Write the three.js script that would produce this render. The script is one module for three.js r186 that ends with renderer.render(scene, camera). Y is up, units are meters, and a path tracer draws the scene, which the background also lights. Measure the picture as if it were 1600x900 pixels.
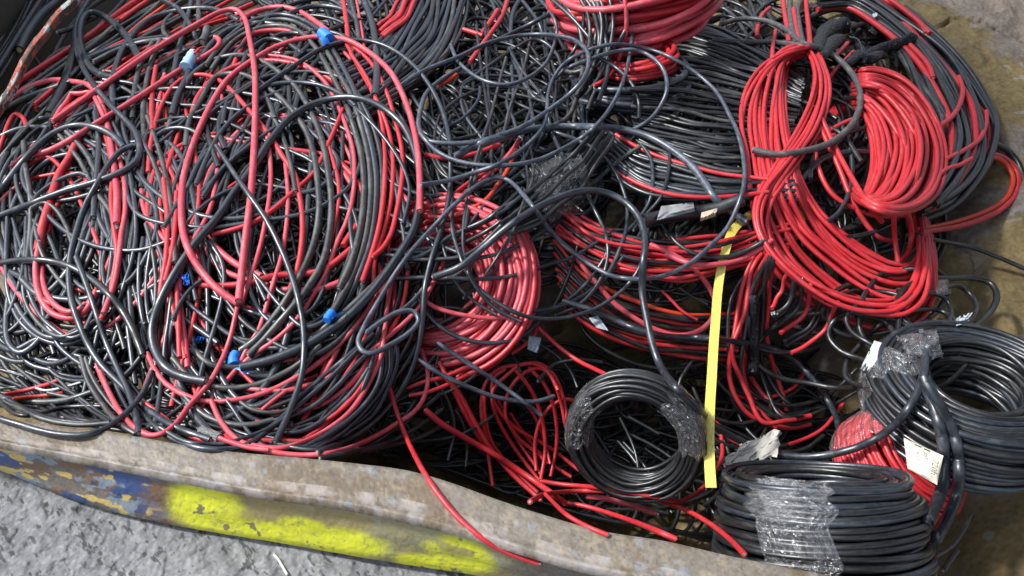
import * as THREE from 'three';
import { mergeGeometries } from 'three/addons/utils/BufferGeometryUtils.js';

// ---------- camera, sky, sun, exposure ----------
const scene = new THREE.Scene();
const FOV = 42;
const camera = new THREE.PerspectiveCamera(FOV, 16 / 9, 0.02, 60);
camera.position.set(0, 0.68, 0.66);
camera.lookAt(0, 0, 0);
camera.updateMatrixWorld(true);
const renderer = new THREE.WebGLRenderer({ antialias: true });
renderer.setSize(1024, 576);
renderer.toneMapping = THREE.LinearToneMapping;
renderer.toneMappingExposure = 1.22;
renderer.shadowMap.enabled = true;
{
  // overcast sky, a little brighter and whiter towards the veiled sun
  const W = 256, H = 128, d = new Float32Array(W * H * 4);
  const sx = -0.67, sy = 0.73, sz = -0.13;
  for (let j = 0; j < H; j++) for (let i = 0; i < W; i++) {
    const up = ((j + 0.5) / H - 0.5) * Math.PI, y = Math.sin(up), a = ((i + 0.5) / W - 0.5) * 2 * Math.PI;
    const x = Math.cos(a) * Math.cos(up), z = Math.sin(a) * Math.cos(up);
    const c = Math.max(0, x * sx + y * sy + z * sz);
    const g = y > 0 ? 0.55 + 0.6 * y : 0.25;
    const k = 3.2 * Math.pow(c, 7) * (y > -0.05 ? 1 : 0);
    const o = (j * W + i) * 4;
    d[o] = g * 0.84 + k * 0.93; d[o + 1] = g * 0.98 + k; d[o + 2] = g * 1.24 + k * 1.12; d[o + 3] = 1;
  }
  const t = new THREE.DataTexture(d, W, H, THREE.RGBAFormat, THREE.FloatType);
  t.mapping = THREE.EquirectangularReflectionMapping; t.magFilter = THREE.LinearFilter; t.minFilter = THREE.LinearFilter; t.needsUpdate = true;
  scene.background = t; scene.environment = t;
  scene.backgroundIntensity = 0.7; scene.environmentIntensity = 0.7;
}
const sun = new THREE.DirectionalLight(new THREE.Color(1, 0.98, 0.95), 4.6);
sun.position.set(-2.01, 2.19, -0.39);
sun.castShadow = true; sun.shadow.radius = 11; sun.shadow.mapSize.set(2048, 2048);
Object.assign(sun.shadow.camera, { left: -1.2, right: 1.2, top: 1.2, bottom: -1.2, near: 0.2, far: 8 });
scene.add(sun, sun.target);

// ---------- small helpers ----------
let seed = 11;
const rnd = () => { seed = (seed * 1664525 + 1013904223) >>> 0; return seed / 4294967296; };
const rr = (a, b) => a + (b - a) * rnd();
const pick = (s) => s[Math.floor(rnd() * s.length)];
const lerp = (a, b, t) => a + (b - a) * t;
const clamp = (x, a, b) => Math.max(a, Math.min(b, x));
const smooth = (a, b, x) => { const t = clamp((x - a) / (b - a), 0, 1); return t * t * (3 - 2 * t); };
const V = (x, y, z) => new THREE.Vector3(x, y, z);
const names = new Map();
function numbered(n) { const k = names.get(n) || 0; names.set(n, k + 1); return k ? n + '_' + String(k).padStart(3, '0') : n; }
function h2(x, y, s) { let h = Math.imul(x | 0, 374761393) + Math.imul(y | 0, 668265263) + Math.imul(s | 0, 1442695041); h = Math.imul(h ^ (h >>> 13), 1274126177); return ((h ^ (h >>> 16)) >>> 0) / 4294967296; }
function vn(x, y, s, px = 0, py = 0) {
  const ix = Math.floor(x), iy = Math.floor(y), fx = x - ix, fy = y - iy, u = fx * fx * (3 - 2 * fx), v = fy * fy * (3 - 2 * fy);
  const m = (a, p) => (p ? ((a % p) + p) % p : a);
  const a = h2(m(ix, px), m(iy, py), s), b = h2(m(ix + 1, px), m(iy, py), s), c = h2(m(ix, px), m(iy + 1, py), s), d = h2(m(ix + 1, px), m(iy + 1, py), s);
  return lerp(lerp(a, b, u), lerp(c, d, u), v);
}
function fbm(x, y, s, o = 4, px = 0, py = 0) { let t = 0, a = 0.5, n = 0; for (let i = 0; i < o; i++) { t += a * vn(x, y, s + i * 7, px, py); n += a; a *= 0.55; x *= 2; y *= 2; px *= 2; py *= 2; } return t / n; }
const enc = (v) => { v = clamp(v, 0, 1); return Math.round(255 * (v <= 0.0031308 ? v * 12.92 : 1.055 * Math.pow(v, 1 / 2.4) - 0.055)); };
function tex(w, h, fn, srgb = true) {          // fn(u, v) -> [r, g, b] in linear light (or plain values)
  const d = new Uint8Array(w * h * 4);
  for (let j = 0; j < h; j++) for (let i = 0; i < w; i++) {
    const c = fn((i + 0.5) / w, (j + 0.5) / h), o = (j * w + i) * 4;
    for (let k = 0; k < 3; k++) d[o + k] = srgb ? enc(c[k]) : Math.round(255 * clamp(c[k], 0, 1));
    d[o + 3] = 255;
  }
  const t = new THREE.DataTexture(d, w, h); t.wrapS = t.wrapT = THREE.RepeatWrapping; t.magFilter = THREE.LinearFilter; t.minFilter = THREE.LinearMipmapLinearFilter; t.generateMipmaps = true;
  if (srgb) t.colorSpace = THREE.SRGBColorSpace; t.needsUpdate = true; return t;
}
// ---------- from the photograph's grid to places in the bin: where a sight line meets a height ----------
const TAN = Math.tan((FOV * Math.PI) / 360), F = 450 / TAN, EYE = camera.position.clone();
const AX = V(0, 0, 0), AY = V(0, 0, 0), AZ = V(0, 0, 0); camera.matrixWorld.extractBasis(AX, AY, AZ);
const ray = (px, py) => V(0, 0, 0).addScaledVector(AX, (px - 800) / F).addScaledVector(AY, (450 - py) / F).addScaledVector(AZ, -1);
function at(px, py, y) { const r = ray(px, py); return EYE.clone().addScaledVector(r, (y - EYE.y) / r.y); }
function seen(p) { const q = p.clone().sub(EYE), z = -q.dot(AZ); return [800 + (F * q.dot(AX)) / z, 450 - (F * q.dot(AY)) / z, z]; }

// how high the heap stands (metres) before the visible cables are laid on it
const HUMPS = [[400, 330, 330, 300, 0.16], [80, 350, 170, 250, 0.06], [600, 40, 260, 150, 0.08], [300, 660, 330, 70, 0.07], [800, 230, 230, 190, 0.1], [760, 470, 130, 110, 0.05], [1100, 190, 150, 190, 0.1], [1300, 230, 150, 190, 0.1], [880, 730, 230, 90, -0.1], [1240, 630, 130, 90, -0.12], [1440, 150, 150, 160, 0.05], [1050, 400, 160, 110, 0.06]];
const DEEP = -0.16;
function heap(px, py) { let y = DEEP; for (const [a, b, c, d, h] of HUMPS) y += h * Math.exp(-(((px - a) / c) ** 2) - ((py - b) / d) ** 2); return y; }
const GW = 950, GH = 600, GX = -150, GY = -150, top = new Float32Array(GW * GH);   // top of what lies there already, every second grid step
for (let j = 0; j < GH; j++) for (let i = 0; i < GW; i++) top[j * GW + i] = heap(GX + 2 * i, GY + 2 * j);
const topAt = (px, py) => top[clamp(Math.round((py - GY) / 2), 0, GH - 1) * GW + clamp(Math.round((px - GX) / 2), 0, GW - 1)];
function stamp(px, py, w, y) {
  const r = Math.max(1, w / 4), ci = (px - GX) / 2, cj = (py - GY) / 2;
  for (let j = Math.ceil(cj - r); j <= cj + r; j++) for (let i = Math.ceil(ci - r); i <= ci + r; i++) {
    if (i < 0 || j < 0 || i >= GW || j >= GH || (i - ci) ** 2 + (j - cj) ** 2 > r * r) continue;
    if (top[j * GW + i] < y) top[j * GW + i] = y;
  }
}
// ---------- cable sheaths ----------
const PVC = {};
function sheath(key, base, dust, amount, rough, s, ior = 1.5) {
  const dusty = (u, v) => clamp(smooth(0.52, 0.75, fbm(u * 14, v * 4, s, 4, 14, 4)) * amount * 1.5 + amount * 0.25 + 0.6 * amount * smooth(0.62, 0.7, vn(u * 60, v * 10, s + 50, 60, 10)), 0, 1);
  const map = tex(512, 64, (u, v) => { const k = dusty(u, v), g = 0.85 + 0.3 * fbm(u * 30, v * 6, s + 9, 2, 30, 6); return base.map((b, i) => lerp(b * g, dust[i], k)); });
  const rm = tex(256, 32, (u, v) => [1, clamp(rough + 0.35 * dusty(u, v) + 0.12 * (fbm(u * 40, v * 8, s + 3, 2, 40, 8) - 0.5), 0.1, 1), 0], false);
  const bm = tex(256, 32, (u, v) => { const n = fbm(u * 30, v * 6, s + 20, 3, 30, 6); return [n, n, n]; }, false);
  PVC[key] = new THREE.MeshPhysicalMaterial({ map, roughnessMap: rm, roughness: 1, bumpMap: bm, bumpScale: 0.0003, ior: ior });
}
sheath('k', [0.01, 0.0105, 0.0115], [0.1, 0.095, 0.09], 0.08, 0.34, 101, 1.6);        // clean black
sheath('n', [0.014, 0.018, 0.024], [0.12, 0.13, 0.15], 0.12, 0.35, 131, 1.7);        // black with a blue-grey bloom
sheath('g', [0.02, 0.0195, 0.019], [0.16, 0.15, 0.135], 0.16, 0.4, 171, 1.62);        // dusty black
sheath('b', [0.03, 0.038, 0.052], [0.18, 0.2, 0.24], 0.2, 0.36, 151, 1.7);        // faded blue-grey
sheath('s', [0.05, 0.052, 0.052], [0.22, 0.21, 0.2], 0.2, 0.5, 191, 1.5);           // grey
sheath('r', [0.46, 0.017, 0.024], [0.45, 0.16, 0.15], 0.08, 0.44, 211);          // red
sheath('p', [0.52, 0.05, 0.07], [0.55, 0.26, 0.26], 0.14, 0.44, 241);            // pinkish, dusty red
sheath('o', [0.55, 0.04, 0.014], [0.5, 0.2, 0.12], 0.08, 0.44, 301);             // orange red
sheath('w', [0.62, 0.62, 0.6], [0.3, 0.28, 0.25], 0.3, 0.5, 331);                // white
{ // print along one black sheath, worn past reading
  const base = PVC.n, map = tex(1024, 64, (u, v) => { const g = 0.85 + 0.3 * fbm(u * 30, v * 6, 139, 2, 30, 6); let c = [0.014 * g, 0.018 * g, 0.024 * g]; const s = Math.floor(u * 90), on = h2(s, 1, 3) > 0.25 && h2(Math.floor(u * 9), 2, 3) > 0.3, x = u * 90 - s, y = (v - 0.2) / 0.1; if (on && y > 0 && y < 1 && x > 0.2 && x < 0.8 && (h2(s * 3 + Math.floor(x * 4), Math.floor(y * 3), 9) > 0.5)) c = [0.3, 0.32, 0.34]; return c; });
  PVC.m = base.clone(); PVC.m.map = map;
}
const WORD = { k: 'black', n: 'blue-black', b: 'blue-grey', g: 'dusty black', s: 'grey', r: 'red', p: 'pinkish red', o: 'orange red', w: 'white' };
const plain = (o) => new THREE.MeshPhysicalMaterial({ roughness: 0.5, ...o });
const M = {
  copper: plain({ color: new THREE.Color(0.72, 0.3, 0.16), metalness: 0.9, roughness: 0.35 }),
  core: plain({ color: new THREE.Color(0.6, 0.5, 0.42), metalness: 0.7, roughness: 0.4 }),
  steel: plain({ color: new THREE.Color(0.45, 0.46, 0.48), metalness: 0.8, roughness: 0.35 }),
};

// ---------- tubes ----------
function spline(ctrl, closed = false, step = 5) {          // ctrl [[x, y], ...] -> points about `step` apart
  const c = new THREE.CatmullRomCurve3(ctrl.map((p) => V(p[0], p[1], 0)), closed, 'centripetal');
  const n = Math.max(6, Math.round(c.getLength() / step));
  const out = []; for (let i = 0; i <= n; i++) { const p = c.getPointAt(i / n); out.push([p.x, p.y]); }
  return out;
}
function blur(a, sigma) {
  const r = Math.ceil(sigma * 2.2), k = []; for (let i = -r; i <= r; i++) k.push(Math.exp(-(i * i) / (2 * sigma * sigma)));
  return a.map((_, i) => { let s = 0, n = 0; for (let j = -r; j <= r; j++) { const q = clamp(i + j, 0, a.length - 1); s += a[q] * k[j + r]; n += k[j + r]; } return s / n; });
}
function tube(pts, r, { seg = 8, closed = false, radii = null } = {}) {   // pts Vector3[]; returns a geometry with flat end faces
  const n = pts.length, T = pts.map((p, i) => { const a = pts[closed ? (i - 1 + n) % n : Math.max(0, i - 1)], b = pts[closed ? (i + 1) % n : Math.min(n - 1, i + 1)]; return b.clone().sub(a).normalize(); });
  let N = V(0, 1, 0); if (Math.abs(T[0].y) > 0.9) N.set(1, 0, 0); N.addScaledVector(T[0], -N.dot(T[0])).normalize();
  const pos = [], nor = [], uv = [], idx = []; let L = 0;
  const rows = closed ? n + 1 : n;
  for (let i = 0; i < rows; i++) {
    const q = i % n, p = pts[q]; if (i) { L += p.distanceTo(pts[(i - 1) % n]); }
    N.addScaledVector(T[q], -N.dot(T[q])).normalize(); const B = V(0, 0, 0).crossVectors(T[q], N), R = radii ? radii[q] : r;
    for (let j = 0; j <= seg; j++) { const a = (j / seg) * Math.PI * 2, c = Math.cos(a), s = Math.sin(a), x = N.x * c + B.x * s, y = N.y * c + B.y * s, z = N.z * c + B.z * s; pos.push(p.x + x * R, p.y + y * R, p.z + z * R); nor.push(x, y, z); uv.push(L / 0.24, j / seg); }
  }
  const w = seg + 1;
  for (let i = 0; i < rows - 1; i++) for (let j = 0; j < seg; j++) { const a = i * w + j, b = a + w; idx.push(a, a + 1, b, b, a + 1, b + 1); }
  if (!closed) for (const [i, s] of [[0, -1], [n - 1, 1]]) {
    const c = pos.length / 3, t = T[i]; pos.push(pts[i].x, pts[i].y, pts[i].z); nor.push(t.x * s, t.y * s, t.z * s); uv.push(0, 0.5);
    for (let j = 0; j <= seg; j++) { const o = (i * w + j) * 3; pos.push(pos[o], pos[o + 1], pos[o + 2]); nor.push(t.x * s, t.y * s, t.z * s); uv.push(0.01, j / seg); }
    for (let j = 0; j < seg; j++) s > 0 ? idx.push(c, c + 1 + j, c + 2 + j) : idx.push(c, c + 2 + j, c + 1 + j);
  }
  const g = new THREE.BufferGeometry(); g.setIndex(idx);
  g.setAttribute('position', new THREE.Float32BufferAttribute(pos, 3)); g.setAttribute('normal', new THREE.Float32BufferAttribute(nor, 3)); g.setAttribute('uv', new THREE.Float32BufferAttribute(uv, 2));
  return g;
}
// lay a path (grid points) on whatever is there already; returns points in the bin and the radius
function lay(path, w, { lift = 0, stiff = 9, sink = 0.75, ends = 0, closed = false, fixed = null, arc = 0, drop = 0, dropStart = 0, sag = null } = {}) {
  const mid = path[path.length >> 1], d0 = EYE.distanceTo(at(mid[0], mid[1], topAt(mid[0], mid[1])));
  const r = (w / 2) * 0.81 * d0 / F;
  let raw = path.map(([x, y]) => (fixed !== null ? fixed : topAt(x, y)));
  let y = raw;
  if (fixed === null) {
    y = blur(raw, stiff);
    y = blur(y.map((v, i) => Math.max(v, raw[i] - 0.4 * r)), 3);
    y = y.map((v, i) => Math.max(v, raw[i] - 0.9 * r));
    y = blur(y, 2);
  }
  const n = path.length;
  y = y.map((v, i) => { const t = i / (n - 1); return v + r * sink + lift + arc * Math.sin(Math.PI * t) - ends * (1 - Math.sin(Math.PI * t)) - drop * smooth(0.84, 1, t) - dropStart * (1 - smooth(0, 0.1, t)) - (sag ? sag[2] * (1 - smooth(sag[0], sag[1], path[i][0])) : 0); });
  const pts = path.map(([a, b], i) => at(a, b, y[i]));
  path.forEach(([a, b], i) => stamp(a, b, w, y[i] + r * 0.55));
  return { pts, r, y };
}
function plant(o, geoms) {                      // put the object's origin at its foot
  const box = new THREE.Box3(); for (const g of geoms) { g.computeBoundingBox(); box.union(g.boundingBox); }
  const c = box.getCenter(V(0, 0, 0)); c.y = box.min.y;
  for (const g of geoms) g.translate(-c.x, -c.y, -c.z);
  o.position.copy(c);
}
function finish(o) { o.traverse((m) => { if (m.isMesh) { m.castShadow = true; m.receiveShadow = true; } }); scene.add(o); return o; }
function describe(o, label, category, group, kind) { if (label) o.userData.label = label; if (category) o.userData.category = category; if (group) o.userData.group = group; if (kind) o.userData.kind = kind; return o; }
const pairs = (a) => { const o = []; for (let i = 0; i < a.length; i += 2) o.push([a[i], a[i + 1]]); return o; };
const kindName = (k) => ({ k: 'black_cable', n: 'black_cable', b: 'blue_grey_cable', m: 'black_cable', g: 'black_cable', s: 'grey_cable', w: 'white_wire' }[k] || 'red_cable');

// one loose cable: colour letter, width in the photograph, label, points, options
function cable(k, w, label, coords, o = {}) {
  const { pts, r } = lay(spline(pairs(coords), false, 5), w, o);
  const g = tube(pts, r, { seg: w < 7 ? 7 : 10 });
  const P = pairs(coords), inView = ([x, y]) => x > 4 && x < 1596 && y > 4 && y < 896;
  const tips = o.stripped ? [o.stripped < 0 ? 0 : pts.length - 1] : w < 8 ? [] : [...(inView(P[0]) ? [0] : []), ...(inView(P[P.length - 1]) ? [pts.length - 1] : [])];
  if (tips.length) {                            // the conductor shows in the cut face
    const grp = new THREE.Group(); grp.name = numbered(kindName(k)); const gs = [g];
    const m = new THREE.Mesh(g, PVC[k]); m.name = 'sheath'; grp.add(m);
    for (const e of tips) {
      const q = e ? e - 1 : 1, t = pts[e].clone().sub(pts[q]).normalize(), L = o.copperLength || 0.0007;
      const cg = tube([pts[e].clone().addScaledVector(t, -0.002), pts[e].clone().addScaledVector(t, L * 0.5), pts[e].clone().addScaledVector(t, L)], r * 0.55, { seg: 8 });
      gs.push(cg); const c = new THREE.Mesh(cg, o.coreMat || M.core); c.name = 'conductor'; grp.add(c);
    }
    plant(grp, gs); return finish(describe(grp, label, 'cable', o.group));
  }
  const m = new THREE.Mesh(g, PVC[k]); m.name = numbered(kindName(k)); plant(m, [g]);
  return finish(describe(m, label, 'cable', o.group));
}
// a bundle of strands laid side by side between key curves
function bundle(name, label, category, keys, n, w, colours, o = {}) {
  const grp = new THREE.Group(); grp.name = numbered(name); const gs = [];
  const curves = keys.map((k) => { const c = new THREE.CatmullRomCurve3(pairs(k).map((p) => V(p[0], p[1], 0)), !!o.closed, 'centripetal'); return Array.from({ length: 25 }, (_, i) => c.getPointAt(i / (o.closed ? 25 : 24))); });
  const order = Array.from({ length: n }, (_, i) => i); if (o.shuffle) order.sort(() => rnd() - 0.5); if (o.reverse) order.reverse();
  for (const i of order) {
    const t = clamp((i + 0.5 + rr(-0.4, 0.4) * (o.mess ?? 1)) / n, 0, 1) * (curves.length - 1), a = Math.min(curves.length - 2, Math.floor(t)), f = t - a;
    const j = (o.jitter ?? 3), px = rr(0, 6), py = rr(0, 6), fr = rr(0.6, 1.6), t0 = rr(0, o.ragged ?? 0), t1 = 1 - rr(0, o.ragged ?? 0);
    let P = curves[a].map((p, q) => [lerp(p.x, curves[a + 1][q].x, f) + j * Math.sin(px + q * fr * 0.45), lerp(p.y, curves[a + 1][q].y, f) + j * Math.sin(py + q * fr * 0.4)]);
    if (o.ragged) P = P.slice(Math.floor(t0 * 24), Math.ceil(t1 * 24) + 1);
    const col = typeof colours === 'function' ? colours(i / n) : colours[Math.floor(h2(i, n, 5 + keys[0][0]) * colours.length)];
    const { pts, r } = lay(spline(P, !!o.closed, 6), w * (o.sameWidth ? 1 : rr(0.92, 1.06)), { stiff: 7, ...o });
    const g = tube(o.closed ? pts.slice(0, -1) : pts, r, { seg: w < 7 ? 7 : 9, closed: !!o.closed }); gs.push(g);
    const m = new THREE.Mesh(g, PVC[col]); m.name = i ? 'turn_' + String(i).padStart(3, '0') : 'turn'; grp.add(m);
  }
  if (o.extra) o.extra(grp, gs);
  plant(grp, gs); return finish(describe(grp, label, category, o.group));
}
// plastic film, tape
const film = (o = {}) => {
  const nm = tex(256, 256, (u, v) => { const q = Math.abs(fbm(u * 6 + 0.5 * fbm(u * 5, v * 5, 77, 2, 5, 5), v * 14, o.s || 401, 4, 6, 14) - 0.5) * 2; return [1 - q, 1 - q, 1 - q]; }, false);
  return new THREE.MeshPhysicalMaterial({ color: 0xffffff, transmission: 0.95, thickness: 0, roughness: 0.18, ior: 1.75, bumpMap: nm, bumpScale: 0.006, specularIntensity: 1, ...o.mat });
};
const FILM = film(), FILM2 = film({ s: 431 });
// a wound coil: grid centre, height, mean radius in grid steps, ratio short/long axis, turn of the long axis, which way its axis shows
function coil(name, label, c, o) {
  const { k, w, nr, na, R, ratio, rot = 0, up = 1, category = 'cable coil' } = o;
  const C = at(c[0], c[1], c[2]), d = C.clone().sub(EYE), dist = d.length(), px = dist / F; d.normalize();
  const ex = AX.clone().addScaledVector(d, -AX.dot(d)).normalize(), ey = V(0, 0, 0).crossVectors(ex, d).normalize();   // ey: up in the picture
  const ca = Math.cos((rot * Math.PI) / 180), sa = Math.sin((rot * Math.PI) / 180);
  const m = ex.clone().multiplyScalar(ca).addScaledVector(ey, -sa), s = ex.clone().multiplyScalar(sa).addScaledVector(ey, ca);
  const cosT = ratio, sinT = Math.sqrt(1 - ratio * ratio), n = d.clone().multiplyScalar(-cosT).addScaledVector(s, up * sinT), q = V(0, 0, 0).crossVectors(n, m);
  const grp = new THREE.Group(); grp.name = numbered(name); const gs = [], r = (w / 2) * px, pr = (o.pitchR ?? 0.9) * w, pa = (o.pitchA ?? 0.95) * w;
  const P = (ang, rad, ax) => C.clone().addScaledVector(m, Math.cos(ang) * rad * px).addScaledVector(q, Math.sin(ang) * rad * px).addScaledVector(n, ax * px);
  let id = 0; const list = [];
  for (let i = 0; i < nr; i++) for (let j = 0; j < na; j++) {
    const u = nr > 1 ? (i / (nr - 1)) * 2 - 1 : 0, v = na > 1 ? (j / (na - 1)) * 2 - 1 : 0;
    if (Math.abs(u) > 0.8 && Math.abs(v) > 0.8 && nr > 2 && na > 3) continue;                       // rounded corners
    if (o.hollow && Math.abs(u) < 0.99 && i > 1 && i < nr - 2 && j > 1 && j < na - 2) continue;     // the unseen middle
    list.push([i, j]);
  }
  for (const [i, j] of list) {
    const rad = R + (i - (nr - 1) / 2) * pr + rr(-0.2, 0.2) * w + (o.cone || 0) * (j - (na - 1) / 2), ax = (j - (na - 1) / 2) * pa + ((i % 2) * 0.5 - 0.25) * w * 0.6 + rr(-0.15, 0.15) * w;
    const ph = rr(0, 6.3), ph2 = rr(0, 6.3), wob = (o.wobble ?? 0.28) * w, N = Math.round(clamp(R / 1.6, 28, 72)), pts = [];
    for (let t = 0; t < N; t++) { const a = (t / N) * Math.PI * 2; pts.push(P(a, rad + wob * Math.sin(a * 2 + ph) + 0.4 * wob * Math.sin(a * 5 + ph2), ax + wob * 1.2 * Math.sin(a + ph2) + wob * 0.6 * Math.sin(3 * a + ph))); }
    for (const p of pts) { const [x, y] = seen(p); stamp(x, y, w, p.y + r * 0.6); }
    const g = tube(pts, r, { seg: 8, closed: true }); gs.push(g);
    const mesh = new THREE.Mesh(g, PVC[pick(k)]); mesh.name = id ? 'turn_' + String(id).padStart(3, '0') : 'turn'; id++; grp.add(mesh);
  }
  const hr = ((nr - 1) / 2) * pr + w * 0.75, ha = ((na - 1) / 2) * pa + w * 0.75;
  for (const f of o.films || []) {              // clear film wound around the section from angle a0 to a1
    const pos = [], uv = [], idx = [], A = 40, B = 60, b0 = f.b0 ?? 0, b1 = f.b1 ?? Math.PI * 2;
    for (let i = 0; i <= A; i++) for (let j = 0; j <= B; j++) {
      const a = lerp(f.a0, f.a1, i / A) + 0.05 * Math.sin(j * 0.9), b = lerp(b0, b1, j / B), cb = Math.cos(b), sb = Math.sin(b);
      const sq = (x) => Math.sign(x) * Math.pow(Math.abs(x), 0.6), wr = 1.02 + 0.05 * (vn(i * 0.8, j * 0.8, f.s || 3) - 0.3) + 0.07 * (Math.abs(vn(i * 0.55, j * 0.12, 8 + (f.s || 0)) - 0.5) * 2 - 0.4) + 0.03 * (vn(i * 1.3, j * 0.3, 9) - 0.5);
      const p = P(a, R + sq(cb) * hr * wr + (o.cone || 0) * sq(sb) * (na - 1) / 2, sq(sb) * ha * wr); pos.push(p.x, p.y, p.z); uv.push(i / A * 1.5, j / B * 3);
    }
    for (let i = 0; i < A; i++) for (let j = 0; j < B; j++) { const a = i * (B + 1) + j, b = a + B + 1; idx.push(a, b, a + 1, b, b + 1, a + 1); }
    const g = new THREE.BufferGeometry(); g.setIndex(idx); g.setAttribute('position', new THREE.Float32BufferAttribute(pos, 3)); g.setAttribute('uv', new THREE.Float32BufferAttribute(uv, 2)); g.computeVertexNormals();
    gs.push(g); const mesh = new THREE.Mesh(g, f.m || FILM); mesh.name = numbered('plastic_film'); grp.add(mesh);
  }
  plant(grp, gs); finish(describe(grp, label, category, o.group));
  return { grp, P, px, hr, ha, R };
}
// ---------- structure: ground, bin floor, rims ----------
const GRIT = (s) => { const t = tex(512, 512, (u, v) => { const a = fbm(u * 10, v * 10, s, 5, 10, 10), b = vn(u * 90, v * 90, s + 3, 90, 90), c = vn(u * 38, v * 38, s + 5, 38, 38); const k = 0.55 * a + 0.2 * b + 0.3 * smooth(0.3, 0.8, c); return [k, k, k]; }, false); return t; };
function sheet(name, x0, x1, z0, z1, nx, nz, yf, mat, scale, zf) {
  const g = new THREE.PlaneGeometry(x1 - x0, z1 - z0, nx, nz); g.rotateX(-Math.PI / 2); g.translate((x0 + x1) / 2, 0, (z0 + z1) / 2);
  const p = g.attributes.position, uv = g.attributes.uv;
  if (zf) for (let i = 0; i < p.count; i++) p.setZ(i, zf(p.getX(i), p.getZ(i)));
  for (let i = 0; i < p.count; i++) { const x = p.getX(i), z = p.getZ(i); p.setY(i, yf(x, z)); uv.setXY(i, x / scale, z / scale); }
  g.computeVertexNormals();
  const m = new THREE.Mesh(g, mat); m.name = name; m.userData.kind = 'structure'; return finish(m);
}
const RIM_IN = pairs([-160, 632, -60, 645, 60, 660, 200, 678, 330, 700, 460, 712, 560, 722, 640, 733, 700, 750, 780, 779, 860, 805, 940, 827, 1040, 843, 1140, 866, 1290, 896, 1450, 930]);
const RIM_RIDGE = pairs([-160, 662, -60, 682, 60, 705, 150, 722, 270, 745, 400, 770, 540, 790, 640, 811, 740, 836, 830, 864, 900, 884, 1000, 905, 1120, 928, 1300, 962, 1460, 990]);
const RIM_LOW = pairs([-160, 680, -60, 712, 40, 751, 130, 786, 230, 812, 300, 826, 440, 849, 600, 877, 730, 897, 800, 910, 950, 940, 1120, 975, 1300, 1010, 1460, 1040]);
const NC = 220;
const rs = (c) => { const k = new THREE.CatmullRomCurve3(c.map((p) => V(p[0], p[1], 0)), false, 'centripetal'), a = k.getSpacedPoints(900); return (x) => { let lo = 0, hi = a.length - 1; while (hi - lo > 1) { const m = (lo + hi) >> 1; a[m].x < x ? (lo = m) : (hi = m); } const t = (x - a[lo].x) / (a[hi].x - a[lo].x || 1); return lerp(a[lo].y, a[hi].y, t); }; };
const rimIn = rs(RIM_IN), rimRidge = rs(RIM_RIDGE), rimLow = rs(RIM_LOW);
const GROUND_Y = -0.082;
const ground_tex = tex(1024, 1024, (u, v) => {
  const p = u + v, q = u - v, a = fbm(p * 5, q * 16, 501, 5, 5, 16), b = fbm(u * 60, v * 60, 533, 3, 60, 60), st = smooth(0.6, 0.74, fbm(p * 22, q * 54, 561, 3, 22, 54)), pale = smooth(0.72, 0.8, vn(u * 120, v * 120, 577, 120, 120));
  const k = (0.105 + 0.13 * a + 0.12 * (b - 0.5)) * (1 - 0.65 * st) + 0.04 * pale; return [k, k * 0.985, k * 0.99];
});
const ground_bump = GRIT(611);
const RIDGE_AT = Array.from({ length: 60 }, (_, i) => { const x = lerp(-150, 1450, i / 59); return at(x, rimRidge(x), 0); });
function ridgeZ(x) { const a = RIDGE_AT; let i = 0; while (i < a.length - 2 && a[i + 1].x < x) i++; const b = x < a[0].x || x > a[59].x ? [a[0], a[59]] : [a[i], a[i + 1]]; return b[0].z + ((b[1].z - b[0].z) * (x - b[0].x)) / (b[1].x - b[0].x); }
sheet('ground', -2.5, 2.5, 0, 1, 300, 160, (x, z) => GROUND_Y + 0.004 * (fbm(x * 30 + 50, z * 30 + 50, 71, 3) - 0.5) * 2, new THREE.MeshStandardMaterial({ map: ground_tex, bumpMap: ground_bump, bumpScale: 0.006, roughness: 0.95 }), 0.34, (x, t) => lerp(ridgeZ(x) - 0.012, 3, t * t * 0.9 + t * 0.1));
const rust_tex = tex(1024, 1024, (u, v) => {
  const a = fbm(u * 7, v * 7, 701, 5, 7, 7), b = fbm(u * 40, v * 40, 733, 3, 40, 40), grey = smooth(0.45, 0.65, fbm(u * 5, v * 5, 761, 4, 5, 5)), mark = smooth(0.74, 0.8, fbm(u * 22, v * 22, 791, 3, 22, 22));
  const g = 0.6 + 0.5 * a + 0.35 * (b - 0.5); const base = [lerp(0.19, 0.2, grey), lerp(0.14, 0.165, grey), lerp(0.065, 0.135, grey)];
  const grit = fbm(u * 150, v * 150, 797, 2, 150, 150); return base.map((c) => lerp(c * g * (0.7 + 0.6 * grit), 0.3, mark * 0.35));
});
const FLOOR = new THREE.MeshPhysicalMaterial({ map: rust_tex, bumpMap: GRIT(817), bumpScale: 0.006, roughness: 0.92, specularIntensity: 0.5 });
const RIGHT_WALL = at(1500, 300, -0.15).x;
sheet('bin_floor', -1.4, 1.5, -1.8, 0.42, 320, 250, (x, z) => -0.36 + 0.16 * smooth(RIGHT_WALL - 0.32, RIGHT_WALL - 0.1, x - z * 0.15) + 0.1 * smooth(RIGHT_WALL - 0.08, RIGHT_WALL + 0.35, x - z * 0.15) + 0.012 * (fbm(x * 9 + 40, z * 9 + 40, 91, 4) - 0.5) * 2 + 0.006 * smooth(0.55, 0.7, fbm(x * 14 + 9, z * 14 + 9, 97, 2)) - 0.022 * (1 - smooth(0, 0.035, Math.abs(fbm(x * 6 + 3, z * 6 + 3, 99, 2) - 0.5))), FLOOR, 0.6);
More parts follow.
